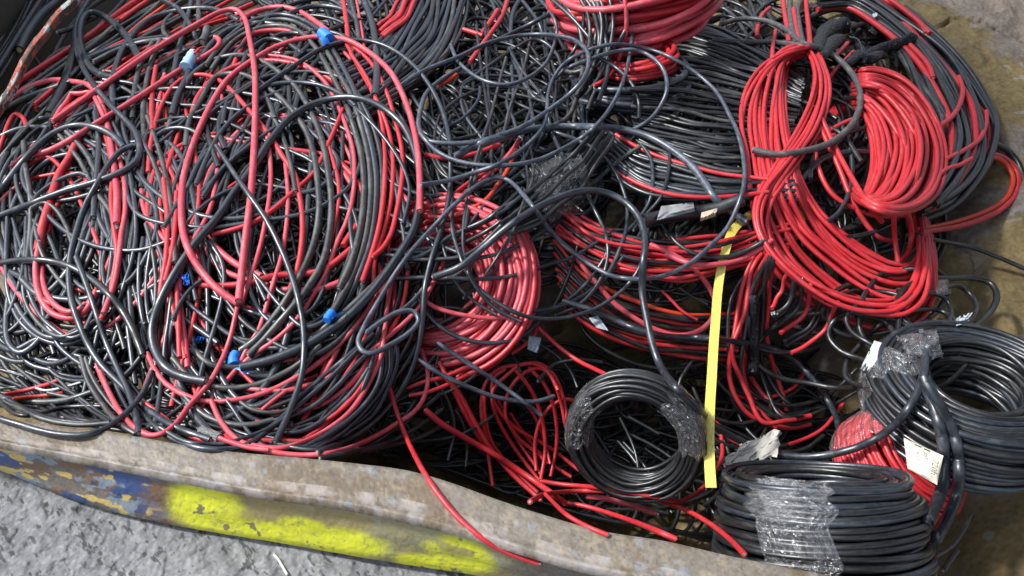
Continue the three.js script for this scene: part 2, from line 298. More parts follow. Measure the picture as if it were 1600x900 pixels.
{
  const rows = []; // profile rows across the rim, each a list of points along it
  const A = [], R = [];
  for (let i = 0; i <= NC; i++) { const x = lerp(-150, 1440, i / NC); A.push(at(x, rimIn(x), 0)); R.push(at(x, rimRidge(x), 0.001)); }
  const low = R.map((p, i) => { const x = lerp(-150, 1440, i / NC); return at(x, rimLow(x), -0.072); });   // the face slopes out a little
  const dent = (i, s) => (fbm(i * 0.06, s, 907, 3) - 0.5);
  const row = (f) => rows.push(A.map((a, i) => f(a, R[i], i)));
  row((a, r, i) => a.clone().add(V(0, -0.38, 0)));
  row((a, r, i) => a.clone().add(V(0, -0.03, 0)));
  row((a, r, i) => a.clone().add(V(0, -0.004, 0.0)));
  row((a, r, i) => a.clone().lerp(r, 0.03).add(V(0, -0.0008, 0)));
  for (let k = 1; k <= 9; k++) row((a, r, i) => a.clone().lerp(r, 0.04 + 0.082 * k).add(V(0, 0.0018 * dent(i, k * 0.7) + 0.0012 * dent(i * 7, k * 3), 0)));
  row((a, r, i) => a.clone().lerp(r, 0.86).add(V(0, 0.0015 * dent(i * 3, 2), 0)));
  row((a, r, i) => a.clone().lerp(r, 0.93).add(V(0, 0.0035 + 0.0015 * dent(i * 4, 1), 0)));
  row((a, r, i) => r.clone().add(V(0, 0.0025 + 0.0015 * dent(i * 4, 5), 0)));
  row((a, r, i) => r.clone().add(V(0, -0.004, 0.0035)));
  row((a, r, i) => r.clone().add(V(0, -0.008, 0.0005 + 0.001 * dent(i * 3, 8))));
  for (let k = 1; k <= 7; k++) row((a, r, i) => V(lerp(r.x, low[i].x, k / 7), lerp(r.y - 0.009, low[i].y, k / 7), lerp(r.z, low[i].z, k / 7) + 0.006 * dent(i, k) * Math.sin((k / 7) * Math.PI) + 0.0007 * dent(i * 6, k * 2)));
  row((a, r, i) => V(low[i].x, low[i].y - 0.002, low[i].z - 0.004));
  row((a, r, i) => V(low[i].x, low[i].y, low[i].z - 0.04));
  const pos = [], uv = [], idx = []; let L = 0; const vs = [0]; for (let k = 1; k < rows.length; k++) vs.push(vs[k - 1] + rows[k][80].distanceTo(rows[k - 1][80]));
  const us = []; for (let i = 0; i <= NC; i++) { if (i) L += R[i].distanceTo(R[i - 1]); us.push(L); }
  const uOf = (x) => us[clamp(Math.round(((x + 150) / 1590) * NC), 0, NC)] / L, VT = vs[vs.length - 1], vTop = vs[3] / VT, vRidge = vs[15] / VT, vFace = vs[17] / VT, vLow = vs[24] / VT;
  for (let k = 0; k < rows.length; k++) for (let i = 0; i <= NC; i++) { const p = rows[k][i]; pos.push(p.x, p.y, p.z); uv.push(us[i] / L, vs[k] / VT); }
  for (let k = 0; k < rows.length - 1; k++) for (let i = 0; i < NC; i++) { const a = k * (NC + 1) + i, b = a + NC + 1; idx.push(a, b, a + 1, b, b + 1, a + 1); }
  const g = new THREE.BufferGeometry(); g.setIndex(idx); g.setAttribute('position', new THREE.Float32BufferAttribute(pos, 3)); g.setAttribute('uv', new THREE.Float32BufferAttribute(uv, 2)); g.computeVertexNormals();
  // worn steel with sprayed yellow, old blue paint, rust and pale scale
  const S = L / 1, blot = [[uOf(318), 0.46, uOf(318) - uOf(258), 0.66], [uOf(400), 0.8, uOf(400) - uOf(300), 0.34], [uOf(530), 0.72, uOf(616) - uOf(530), 0.36], [uOf(470), 0.5, uOf(520) - uOf(470), 0.2], [uOf(715), 0.55, uOf(775) - uOf(715), 0.55], [uOf(665), 0.86, uOf(700) - uOf(645), 0.22]];
  const map = tex(2048, 512, (u, v) => {
    const X = u * S, Y = v * VT, a = fbm(X * 28, Y * 28, 1001, 5), b = fbm(X * 160, Y * 160, 1031, 3), rust = smooth(0.5, 0.66, fbm(X * 20, Y * 20, 1061, 4)), c = fbm(X * 60, Y * 60, 1091, 4);
    const g = 0.75 + 0.5 * a + 0.4 * (b - 0.5);
    const fine = fbm(X * 420, Y * 420, 1041, 2);
    let col = [lerp(0.25, 0.2, rust), lerp(0.21, 0.145, rust), lerp(0.165, 0.09, rust)].map((q) => 0.66 * q * (g * 0.75 + 0.55 * fine));
    const mix = (t, c2) => { col = col.map((q, i) => lerp(q, c2[i], t)); };
    mix(0.3 * smooth(0.52, 0.72, fbm(X * 130, Y * 130, 1091, 4)), [0.36, 0.29, 0.18]);                                 // ochre scale
    mix(0.35 * smooth(0.64, 0.76, fbm(X * 70 + 9, Y * 70, 1121, 5)), [0.24, 0.29, 0.36]);                             // bluish remains
    mix(0.55 * smooth(0.72, 0.8, vn(X * 330, Y * 330, 1151)) * smooth(0.45, 0.6, c), [0.09, 0.07, 0.05]);              // pits
    mix(0.4 * smooth(0.62, 0.74, fbm(X * 210, Y * 210, 1161, 3)), [0.12, 0.09, 0.065]);                                // dark specks
    if (v > vRidge - 0.035 && v < vFace) mix(0.45 * smooth(0.35, 0.65, fbm(X * 60, Y * 60, 1181, 4)), [0.42, 0.37, 0.34]); // edge worn bare
    const f = (v - vFace) / (vLow - vFace);
    if (f > -0.05) {
      const frust = smooth(0.42, 0.55, fbm(X * 26, f * 3, 1211, 4)); mix(0.75 * frust, [0.2, 0.1, 0.045]);
      const left = 1 - smooth(uOf(190), uOf(270), u + 0.04 * (fbm(X * 30, f * 4, 1225, 3) - 0.5));
      mix(left * smooth(0.56, 0.59, fbm(X * 34, f * 3.2, 1241, 5) + 0.14 * (1 - smooth(uOf(20), uOf(75), u))), [0.05, 0.085, 0.2]);  // blue paint
      mix(left * 0.8 * smooth(0.6, 0.63, fbm(X * 32 + 3, f * 3.4, 1271, 3)), [0.25, 0.3, 0.34]);
      mix(left * smooth(0.66, 0.68, fbm(X * 54 + 7, f * 4.8, 1301, 3)), [0.6, 0.43, 0.13]);                             // chips of yellow
      let y = 0; for (const [cu, cf, ru, rf] of blot) { const d = Math.hypot((u - cu) / ru, (f - cf) / rf) + 0.3 * (fbm(X * 40, f * 5, 1331, 3) - 0.5) + 0.14 * (vn(X * 700, f * 90, 1337) - 0.5); y = Math.max(y, 1 - smooth(0.62, 1.15, d)); }
      const dull = 1 - 0.75 * smooth(0.5, 0.62, fbm(X * 18, f * 2.2, 1361, 3)) * smooth(uOf(340), uOf(400), u) * (1 - smooth(0.45, 0.7, f));
      const dustY = smooth(uOf(330), uOf(420), u) * (1 - smooth(uOf(760), uOf(840), u)) * (0.5 + 0.3 * (vn(X * 300, f * 50, 1341)));
      mix(0.55 * dustY, [0.5, 0.46, 0.17]);
      mix(y * dull * (0.9 + 0.1 * fine), [0.74, 0.74, 0.03]);
      mix(y * 0.6 * smooth(0.6, 0.72, fbm(X * 190, f * 15, 1391, 5)), [0.36, 0.33, 0.12]); mix(y * 0.9 * smooth(0.74, 0.77, fbm(X * 70, f * 6, 1395, 3)), [0.16, 0.13, 0.1]);
    }
    return col;
  });
  const bump = tex(1024, 256, (u, v) => { const k = 0.6 * fbm(u * S * 60, v * VT * 60, 1421, 4) + 0.4 * fbm(u * S * 240, v * VT * 240, 1451, 2); return [k, k, k]; }, false);
  const grp = new THREE.Group(); grp.name = 'steel_bin_edge';
  const m = new THREE.Mesh(g, new THREE.MeshPhysicalMaterial({ map, bumpMap: bump, bumpScale: 0.0014, roughness: 0.62, metalness: 0 })); m.name = 'steel_channel'; grp.add(m);
  plant(grp, [g]); finish(describe(grp, 'bent worn steel front edge of the bin sprayed with yellow paint', 'bin rim'));
  // the rim carries what hangs over it
  for (let py = 600; py < 1040; py += 2) for (let px = -150; px < 1440; px += 2) { const a = rimIn(px), b = rimRidge(px), i = Math.round((py - GY) / 2) * GW + Math.round((px - GX) / 2); if (py >= a && py <= b + 3) top[i] = 0.002; else if (py > b + 3) { const l = rimLow(px); top[i] = py < l ? lerp(0.0, -0.072, (py - b) / (l - b)) : GROUND_Y; } else if (py > a - 14) top[i] = Math.max(top[i], -0.012); }
}
{
  // left edge of the bin: painted steel strip, worn to red, white and orange
  const a = [[150, -40], [116, -4], [100, 10], [84, 26], [68, 48], [50, 70], [32, 100], [18, 130], [2, 156], [-30, 200], [-90, 290]], path = spline(a, false, 6), y0 = 0.0, rows = [[-4, -0.012], [-3.6, -0.001], [-2.6, 0.001], [2.6, 0.001], [3.6, -0.001], [4, -0.012]];
  const pos = [], uv = [], idx = [], n = path.length;
  rows.forEach(([o, h], k) => path.forEach(([x, y], i) => { const q = path[Math.min(n - 1, i + 1)], p = path[Math.max(0, i - 1)], l = Math.hypot(q[0] - p[0], q[1] - p[1]), P = at(x + (o * 1.1 * -(q[1] - p[1])) / l, y + (o * 1.1 * (q[0] - p[0])) / l, y0); P.y += h + 0.0015 * (vn(i * 0.5, k, 5) - 0.5); pos.push(P.x, P.y, P.z); uv.push(i / (n - 1), k / (rows.length - 1)); }));
  for (let k = 0; k < rows.length - 1; k++) for (let i = 0; i < n - 1; i++) { const q = k * n + i; idx.push(q, q + 1, q + n, q + n, q + 1, q + n + 1); }
  const g = new THREE.BufferGeometry(); g.setIndex(idx); g.setAttribute('position', new THREE.Float32BufferAttribute(pos, 3)); g.setAttribute('uv', new THREE.Float32BufferAttribute(uv, 2)); g.computeVertexNormals();
  const map = tex(512, 64, (u, v) => { const a = fbm(u * 26, v * 4, 1501, 4), b = fbm(u * 18 + 5, v * 3, 1531, 4), c = fbm(u * 30, v * 5, 1561, 3); let q = [0.1, 0.06, 0.035]; if (a > 0.5) q = [0.32, 0.06, 0.03]; if (b > 0.58) q = [0.3, 0.31, 0.3]; if (c > 0.6) q = [0.05, 0.035, 0.025]; return q.map((e) => e * (0.7 + 0.6 * vn(u * 300, v * 12, 1571))); });
  const grp = new THREE.Group(); grp.name = 'bin_side_edge'; const m = new THREE.Mesh(g, new THREE.MeshPhysicalMaterial({ map, roughness: 0.6, side: THREE.DoubleSide })); m.name = 'painted_strip'; grp.add(m);
  plant(grp, [g]); finish(describe(grp, 'narrow side edge of the bin with chipped orange red and white paint', 'bin edge'));
}
{ // roof of the shed over the far right part of the bin
  const g = new THREE.BoxGeometry(5, 0.12, 6); const m = new THREE.Mesh(g, new THREE.MeshStandardMaterial({ color: new THREE.Color(0.12, 0.115, 0.11), roughness: 0.9 })); m.name = 'roof'; m.position.set(2.75, 2.3, -0.4); m.userData.kind = 'structure'; finish(m);
  const e = new THREE.Mesh(new THREE.BoxGeometry(0.18, 0.12, 6), m.material); e.name = 'roof_girder'; e.position.set(-1.3, 2.3, -0.4); e.userData.kind = 'structure'; finish(e);
}
{ // wall standing along the bin outside the picture, it keeps the far corner in shade
  const p = at(110, 0, 0), q = at(-30, 200, 0), t = q.clone().sub(p).normalize(), o = V(-t.z, 0, t.x); if (o.x > 0) o.negate();
  const g = new THREE.BoxGeometry(0.04, 0.6, 1.6), m = new THREE.Mesh(g, new THREE.MeshStandardMaterial({ color: new THREE.Color(0.08, 0.065, 0.05), roughness: 0.85 })); m.name = 'wall'; m.position.copy(p).addScaledVector(o, 0.24).addScaledVector(t, -0.55); m.position.y = -0.12; m.rotation.y = Math.atan2(t.x, t.z); m.userData.kind = 'structure'; finish(m);
}
// ---------- deep in the heap: what shows only through the gaps ----------
function mess(n, k, w, label, group, fn, deep = 0.75) {
  for (let i = 0; i < n; i++) {
    const path = spline(fn(i).map(([x, y]) => [x, Math.min(y, rimIn(clamp(x, -140, 1440)) - 9)]), false, 7); if (path.length < 8) continue;
    const col = pick(k), W = rr(w[0], w[1]), { pts, r } = lay(path, W, { stiff: 15, sink: deep });
    const g = tube(pts, r, { seg: 7 }), m = new THREE.Mesh(g, PVC[col]); m.name = numbered(kindName(col)); plant(m, [g]);
    const red = 'rpo'.includes(col);
    finish(describe(m, (red ? 'red cable' : 'black cable') + ' ' + label, 'cable', (red ? 'red cables ' : 'black cables ') + group));
  }
}
const loop = (cx, cy, rx, ry, a0, a1, jit = 10, rot = 0) => { const n = Math.max(5, Math.round(Math.abs(a1 - a0) / 0.5)), o = []; const p = rr(0, 6), p2 = rr(0, 6), c = Math.cos(rot), s = Math.sin(rot); for (let i = 0; i <= n; i++) { const a = lerp(a0, a1, i / n), k = 1 + (jit / 100) * Math.sin(a * 2 + p) + (jit / 160) * Math.sin(a * 3.3 + p2), x = rx * k * Math.cos(a), y = ry * k * Math.sin(a); o.push([cx + x * c - y * s, cy + x * s + y * c]); } return o; };
const stray = (x0, y0, x1, y1, len, bend, ang = null) => { let x = rr(x0, x1), y = rr(y0, y1), a = ang === null ? rr(0, 6.28) : ang + rr(-0.5, 0.5), k = rr(-bend, bend); const o = [[x, y]], n = Math.round(rr(len * 0.6, len) / 28); for (let i = 0; i < n; i++) { a += k + rr(-0.1, 0.1); x += 28 * Math.cos(a); y += 28 * Math.sin(a); o.push([x, y]); } return o; };
{ // one mass under everything
  const gs = [];
  for (let i = 0; i < 560; i++) {
    const kind = rnd(), p = i > 520 ? [[rr(-120, 200), rr(560, 640)], [rr(100, 260), rr(600, 690)], [rr(300, 420), rr(640, 700)], [rr(450, 560), rr(660, 720)]] : i > 460 ? loop(rr(480, 1150), rr(-50, 60), rr(60, 150), rr(40, 90), rr(0, 6), rr(7, 9)) : i > 330 ? loop(rr(640, 1400), rr(600, 800), rr(60, 170), rr(40, 110), rr(0, 6), rr(7, 9)) : kind < 0.3 ? loop(rr(250, 560), rr(200, 500), rr(60, 250), rr(90, 330), rr(0, 6), rr(7, 10)) : kind < 0.45 ? loop(rr(40, 160), rr(250, 480), rr(40, 150), rr(90, 230), rr(0, 6), rr(7, 9)) : kind < 0.72 ? loop(rr(600, 1000), rr(40, 330), rr(60, 190), rr(40, 150), rr(0, 6), rr(7, 9)) : kind < 0.8 ? stray(560, 350, 900, 600, 300, 0.3) : loop(rr(1000, 1400), rr(60, 430), rr(60, 150), rr(60, 150), rr(0, 6), rr(7, 9));
    const path = spline(p.map(([x, y]) => [x, Math.min(y, rimIn(clamp(x, -140, 1440)) - 16)]), false, 10), { pts, r } = lay(path, rr(7, 10), i > 330 && i <= 460 ? { fixed: rr(-0.35, -0.3), sink: 0 } : { sink: -8, stiff: 14 }); gs.push(tube(pts, r, { seg: 5 }));
  }
  const g = mergeGeometries(gs), m = new THREE.Mesh(g, PVC.k); m.name = 'deep_cable_tangle'; plant(m, [g]);
  finish(describe(m, 'mass of black cable lying deep under the whole heap', 'cable tangle', null, 'stuff'));
}
mess(26, 'kknngnkrp', [8, 10.5], 'sunk deep inside the big ring of loops, left half of the heap', 'deep in the big ring', (i) => { const a = rr(0, 6.28); return loop(rr(370, 480), rr(320, 400), rr(60, 215), rr(110, 300), a, a + rr(4, 8), 14, rr(-0.3, 0.3)); });
mess(18, 'knngnrpk', [8, 10.5], 'sunk deep in the oval of loops at the outer left', 'deep in the outer left oval', () => { const a = rr(0, 6.28); return loop(rr(50, 160), rr(300, 410), rr(35, 135), rr(100, 210), a, a + rr(4, 8), 14, rr(-0.2, 0.4)); });
mess(15, 'nkngpr', [8, 10], 'standing upright in the tangle between the two ovals on the left', 'between the left ovals', () => { const x = rr(170, 330), t = rr(-30, 30); return [[x + rr(-50, 50), rr(110, 230)], [x + t, 320], [x - t, 420], [x + rr(-50, 50), rr(500, 640)]]; });
mess(22, 'kgkr', [7, 10], 'running up to the top corner of the bin, beside the painted side edge', 'by the painted edge', () => { const o = rr(0, 1), s = rr(0, 0.4); return [[lerp(30, 130, o) - 60 * s, lerp(130, 220, o)], [lerp(120, 200, o), lerp(60, 150, o)], [lerp(220, 300, o), lerp(0, 90, o)], [lerp(330, 420, o), lerp(-50, 30, o)]].map(([x, y]) => [x + rr(-9, 9), y + rr(-9, 9)]); });
mess(13, 'kknnnkg', [7, 9], 'in the dark tangle at the top between two red coils', 'in the dark upper middle', () => { const a = rr(0, 6.28); return loop(rr(690, 960), rr(40, 270), rr(70, 170), rr(60, 150), a, a + rr(4, 7.5), 14, rr(-0.7, 0.7)); });
mess(9, 'kkgnk', [7, 9], 'falling steeply through the dark middle above the plastic wrap', 'above the plastic wrap', () => { const x = rr(720, 930), s = rr(-60, 30); return [[x, rr(0, 60)], [x + s * 0.3, 110], [x + s * 0.8, 190], [x + s, rr(250, 330)]]; });
mess(16, 'kkngkr', [8, 11], 'inside the top of the big ring, behind the blue tape', 'behind the blue tape', () => { const a = rr(2.6, 3.6); return loop(rr(440, 540), rr(180, 240), rr(70, 200), rr(70, 190), a, a + rr(1.4, 2.8), 10); });
mess(20, 'knnkrnkpk', [7, 10], 'curving along the lower right side of the big ring', 'lower right of the big ring', () => { const a = rr(-0.1, 0.3); return loop(rr(400, 460), rr(390, 440), rr(140, 240), rr(190, 280), a, a + rr(1, 1.9), 6); });
mess(16, 'kgknrk', [7, 10], 'hanging low along the inner side of the steel front edge', 'along the steel edge', () => { const x = rr(-60, 400), L = rr(150, 300), b = (q, e) => [q, Math.min(rimIn(q) - 6 + rr(-4, 3), e)]; return [b(x, rimIn(x) - rr(40, 110)), b(x + L * 0.3, rimIn(x + L * 0.3) - rr(6, 60)), b(x + L * 0.65, rimIn(x + L * 0.65) - rr(4, 40)), b(x + L, rimIn(x + L) - rr(20, 90))]; });
mess(4, 'rk', [6, 8], 'lying dim in the hollow behind the steel edge', 'in the hollow', () => stray(740, 620, 870, 680, 150, 0.14, 0.8), -6);
mess(5, 'k', [6, 8], 'seen dim through the hole of the wrapped ring coil', 'through the ring coil', () => stray(930, 640, 990, 700, 100, 0.15, 0.9), -8);
mess(12, 'rkk', [6, 8], 'fading into the dark hollow behind the yellow strap', 'behind the strap', () => { const a = rr(0, 1.2); return loop(rr(1120, 1260), rr(540, 610), rr(60, 130), rr(60, 110), a, a + rr(1.6, 3.4), 6); });
mess(14, 'kkknkr', [8, 10], 'under the fanned red coils', 'under the red coils', () => { const a = rr(0, 6.28); return loop(rr(1230, 1380), rr(180, 380), rr(60, 150), rr(70, 160), a, a + rr(1.5, 3.5), 8); });

// ---------- wound coils and bundles ----------
coil('black_cable_coil', 'dark blue-black coil under the small end of the bright red coil at the top', [985, 128, -0.03], { k: 'n', w: 10, nr: 3, na: 4, R: 78, ratio: 0.36, rot: 0, up: 1 });
bundle('black_cable_coil', 'huge coil of thin black cable between the bright red coil and the red hank', 'cable coil', [[1000, 20, 1060, 28, 1120, 42, 1170, 66, 1215, 90, 1260, 120], [985, 110, 1040, 108, 1100, 118, 1155, 132, 1200, 142, 1250, 160], [990, 190, 1040, 200, 1095, 212, 1150, 216, 1195, 212, 1240, 205], [1000, 235, 1050, 262, 1110, 285, 1160, 292, 1210, 290, 1250, 280]], 54, 7.5, 'kkkgkk', { jitter: 2.5, shuffle: true, stiff: 12, mess: 1.4 });
coil('red_cable_coil', 'bright red coil wound thick at the top of the heap', [990, -10, 0.03], { k: 'rrprp', w: 9.5, nr: 6, na: 9, R: 96, ratio: 0.32, rot: -9, up: 1, wobble: 0.5 });
coil('red_cable_coil', 'small flat red coil peeping out below the bright red coil at the top', [998, 92, -0.01], { k: 'r', w: 8, nr: 3, na: 3, R: 50, ratio: 0.36, rot: -4, up: 1 });
bundle('black_cable_coil', 'black coil swept down from the top beside the red verticals', 'cable coil', [[640, -30, 622, 20, 596, 55, 560, 84, 520, 100], [690, -30, 672, 40, 640, 92, 600, 130, 556, 160], [735, -30, 726, 30, 700, 80, 655, 128, 600, 168, 545, 200]], 22, 10, 'knngknn', { jitter: 3.5, shuffle: true });
bundle('red_cable_coil', 'red strands tucked inside the black coil at the top', 'cable bundle', [[628, -20, 612, 20, 590, 42], [660, -10, 640, 30, 600, 62]], 5, 9, 'rr', { jitter: 1, stiff: 20 });
bundle('cable_bundle', 'black coil with red strands sweeping around the far right side of the heap', 'cable bundle', [[1265, 25, 1310, 12, 1365, 40, 1412, 90, 1440, 140, 1468, 190, 1478, 240, 1470, 290], [1290, -5, 1340, -4, 1410, 40, 1462, 95, 1500, 160, 1515, 220, 1495, 280, 1460, 320], [1310, -30, 1372, -8, 1430, 26, 1490, 80, 1535, 140, 1562, 200, 1545, 262, 1490, 318, 1430, 342]], 34, 10, 'kkkgkkr', { jitter: 4, shuffle: true, mess: 1.3 });
bundle('red_cable', 'pair of red strands edging the far side of the black coil by the bin floor', 'cable', [[1345, -14, 1395, 8, 1425, 28, 1447, 52], [1352, -18, 1402, 4, 1432, 26, 1455, 54]], 2, 8, 'r', { jitter: 1 });
bundle('cable_bundle', 'mixed red and black coil lying under the long blue-grey cable', 'cable bundle', [[935, 190, 985, 232, 1050, 252, 1110, 270, 1170, 280, 1240, 280], [950, 240, 1000, 280, 1060, 295, 1120, 300, 1180, 298, 1240, 300], [960, 285, 1010, 305, 1070, 312, 1130, 312, 1190, 310, 1250, 318]], 20, 9, 'kknkrknk', { jitter: 2.5, shuffle: true });
bundle('cable_bundle', 'flat band of red cable with black strands left of the yellow strap', 'cable bundle', [[880, 322, 930, 350, 1000, 372, 1080, 374, 1145, 366, 1230, 340], [872, 345, 930, 382, 1005, 404, 1080, 408, 1145, 398, 1240, 372], [870, 380, 930, 416, 1000, 432, 1080, 436, 1150, 420, 1220, 400]], 20, 8, 'rrokrrkrr', { jitter: 3, shuffle: true });
bundle('cable_bundle', 'lower red and black band running under the pink loop to the strap', 'cable bundle', [[862, 372, 915, 432, 985, 468, 1060, 488, 1150, 486], [872, 430, 920, 478, 985, 512, 1060, 530, 1150, 536], [880, 480, 940, 520, 1000, 545, 1070, 556, 1160, 560]], 15, 9, 'rkrko', { jitter: 3, shuffle: true });
coil('red_cable_coil', 'red coil seen through black loops in the centre of the heap', [694, 446, -0.07], { k: 'prp', w: 8.5, nr: 13, na: 5, R: 104, ratio: 0.9, rot: -45, up: 1, wobble: 0.35, pitchR: 0.86 });
bundle('black_cable_coil', 'black bundle wrapped in shiny clear film in the middle', 'cable bundle', [[770, 330, 815, 305, 860, 270, 900, 235, 930, 200], [800, 372, 850, 345, 900, 305, 935, 260, 960, 215]], 13, 8, 'knkk', { jitter: 2, shuffle: true, lift: 0.012, extra: (grp, gs) => wrapSheet(grp, gs, [[812, 268, 880, 240, 905, 236], [838, 306, 888, 280, 918, 268], [860, 350, 905, 322, 926, 296]], 0.012, FILM) });
function wrapSheet(grp, gs, rows, lift, mat, name = 'plastic_film') {
  const A = 26, B = 22, pos = [], uv = [], idx = [];
  const rc = rows.map((k) => new THREE.CatmullRomCurve3(pairs(k).map((p) => V(p[0], p[1], 0))));
  for (let i = 0; i <= A; i++) for (let j = 0; j <= B; j++) {
    const t = (j / B) * (rc.length - 1), a = Math.min(rc.length - 2, Math.floor(t)), p = rc[a].getPointAt(i / A).lerp(rc[a + 1].getPointAt(i / A), t - a);
    let h = 0; for (let q = -2; q <= 2; q++) h += topAt(p.x + q * 4, p.y + q * 3) / 5;
    const P = at(p.x + 3 * (vn(i * 0.7, j * 0.7, 12) - 0.5), p.y + 3 * (vn(i * 0.6, j * 0.9, 15) - 0.5), h + lift * 0.35 + 0.006 * (vn(i * 0.9, j * 0.35, 31) - 0.4) + 0.004 * (vn(i * 2.1, j * 1.1, 37) - 0.4)); pos.push(P.x, P.y, P.z); uv.push(i / A * 2, j / B * 2);
  }
  for (let i = 0; i < A; i++) for (let j = 0; j < B; j++) { const a = i * (B + 1) + j, b = a + B + 1; idx.push(a, a + 1, b, b, a + 1, b + 1); }
  const g = new THREE.BufferGeometry(); g.setIndex(idx); g.setAttribute('position', new THREE.Float32BufferAttribute(pos, 3)); g.setAttribute('uv', new THREE.Float32BufferAttribute(uv, 2)); g.computeVertexNormals();
  gs.push(g); const m = new THREE.Mesh(g, mat); m.name = name; grp.add(m); return m;
}
// small loose coil of thin red loops in the hollow
{
  const grp = new THREE.Group(); grp.name = numbered('red_cable_coil'); const gs = []; let id = 0;
  const L = [[[905, 735, 860, 700, 800, 664, 770, 622, 772, 590, 790, 576]], [[770, 760, 760, 690, 752, 640, 758, 600, 776, 578, 810, 570, 842, 568, 864, 584, 880, 620, 886, 660]], [[850, 760, 800, 694, 772, 640, 770, 610, 790, 588, 814, 570, 836, 569, 858, 582, 872, 610]], [[856, 724, 836, 706, 808, 682, 790, 650, 792, 620, 806, 594, 828, 578, 846, 576, 862, 590, 876, 626, 884, 668]], [[838, 736, 836, 690, 846, 654, 864, 632, 884, 624, 900, 628, 912, 645]], [[806, 578, 830, 610, 846, 650, 852, 700, 845, 750]], [[826, 574, 850, 600, 866, 640, 870, 690, 860, 745]], [[756, 612, 758, 650, 768, 690, 800, 735]]];
  for (const [c] of L) { const { pts, r } = lay(spline(pairs(c), false, 5), 7.5, { stiff: 6, sink: 0.9 }); const g = tube(pts, r, { seg: 8 }); gs.push(g); const m = new THREE.Mesh(g, PVC[id % 3 ? 'r' : 'r']); m.name = id ? 'turn_' + String(id).padStart(3, '0') : 'turn'; id++; grp.add(m); }
  plant(grp, gs); finish(describe(grp, 'loose coil of thin red loops standing in the hollow left of the ring coil', 'cable coil'));
}
coil('black_cable_coil', 'black ring coil bound with clear film, lying left of the yellow strap foot', [992, 682, -0.1], { k: 'k', w: 6.5, nr: 6, na: 9, R: 86, ratio: 0.86, rot: 18, up: -1, hollow: true, films: [{ a0: 2.55, a1: 3.55, s: 5 }, { a0: 0.15, a1: 1.25, s: 9, m: FILM2 }] });
coil('red_cable_coil', 'red coil in film half hidden behind the leaning black coil', [1404, 728, -0.18], { k: 'r', w: 6.5, nr: 7, na: 14, R: 62, ratio: 0.5, rot: 62, up: 1, hollow: true, films: [{ a0: 2.3, a1: 4.1, s: 15 }] });
coil('black_cable_coil', 'leaning black coil with a silver film scrap at the right side of the bin', [1514, 626, -0.1], { k: 'kkn', w: 8, nr: 10, na: 12, R: 92, ratio: 0.62, rot: 24, up: 1, hollow: true, films: [{ a0: 3.3, a1: 3.75, s: 25, m: FILM2 }] });
coil('black_cable_coil', 'barrel shaped black coil under torn clear film behind the steel front edge', [1277, 815, -0.105], { k: 'kkkn', w: 9, nr: 7, na: 15, R: 110, ratio: 0.2, rot: 3, up: 1, cone: -1, hollow: true, films: [{ a0: 4.2, a1: 4.85, b0: -1.5, b1: 3.6, s: 35 }, { a0: 4.05, a1: 4.5, b0: 0.2, b1: 2.4, s: 39, m: FILM2 }] });
mess(12, 'nngk', [7, 9], 'hanging from the top edge in front of the bright red coil', 'in front of the red coil', () => { const a = rr(-0.5, 0.3); return loop(rr(840, 900), rr(30, 90), rr(50, 90), rr(60, 120), a - 1.4, a + rr(0.5, 1.8), 8); });
mess(12, 'k', [8, 10], 'lying dim outside the painted side edge', 'outside the side edge', (i) => { const o = i * 9; return [[-40 + o * 0.2, 190 - o * 0.9], [0 + o * 0.3, 120 - o], [40 + o * 0.25, 50 - o], [90 + o * 0.3, -10 - o]].map(([x, y]) => [x + rr(-6, 6), y + rr(-8, 8)]); });
// fanned red coils on the right
bundle('red_cable_hank', 'outer red loops of the draped hank, from the top knot to the lowest bend', 'cable hank', [[1282, 84, 1245, 82, 1228, 112, 1226, 170, 1240, 225, 1262, 285, 1290, 335, 1325, 368, 1362, 390, 1400, 405, 1428, 400, 1440, 370, 1436, 325, 1420, 270], [1262, 70, 1225, 86, 1212, 130, 1208, 190, 1213, 250, 1230, 310, 1262, 365, 1305, 405, 1350, 440, 1400, 458, 1438, 450, 1452, 410, 1440, 335, 1424, 280], [1258, 70, 1205, 90, 1166, 138, 1155, 190, 1163, 243, 1175, 320, 1205, 405, 1255, 460, 1310, 495, 1388, 519, 1440, 503, 1465, 450, 1450, 360, 1430, 290]], 17, 9, 'rrrrr', { jitter: 4, stiff: 16, mess: 1.5, drop: 0.03 });
bundle('red_cable_coil', 'round red coil with fanned turns on the right side of the heap', 'cable coil', [[1306, 190, 1322, 168, 1345, 172, 1360, 205, 1364, 245, 1354, 285, 1338, 310, 1316, 270], [1300, 186, 1332, 144, 1374, 150, 1408, 184, 1422, 230, 1412, 278, 1384, 312, 1330, 300], [1302, 170, 1332, 114, 1372, 108, 1416, 125, 1453, 165, 1474, 212, 1477, 255, 1462, 300, 1430, 324, 1384, 330, 1334, 300, 1308, 230]], 30, 9, 'rrr', { closed: true, jitter: 3, stiff: 9, lift: 0.003, mess: 1.2, sag: [1322, 1350, 0.09] });
bundle('red_cable_hank', 'large draped red hank hanging in long loops over the right side', 'cable hank', [[1240, 90, 1275, 82, 1290, 104, 1297, 140, 1280, 196, 1250, 240, 1218, 286, 1196, 330, 1205, 380, 1240, 420, 1290, 452, 1345, 470, 1400, 470, 1430, 440, 1438, 395, 1430, 345, 1416, 290], [1228, 84, 1255, 76, 1270, 96, 1275, 124, 1258, 178, 1232, 226, 1204, 270, 1182, 308, 1178, 350, 1200, 400, 1246, 446, 1300, 478, 1366, 494, 1420, 490, 1450, 460, 1452, 410, 1444, 350, 1430, 300]], 11, 9, 'rrrr', { jitter: 4, stiff: 14, shuffle: true, drop: 0.09, dropStart: 0.02 });
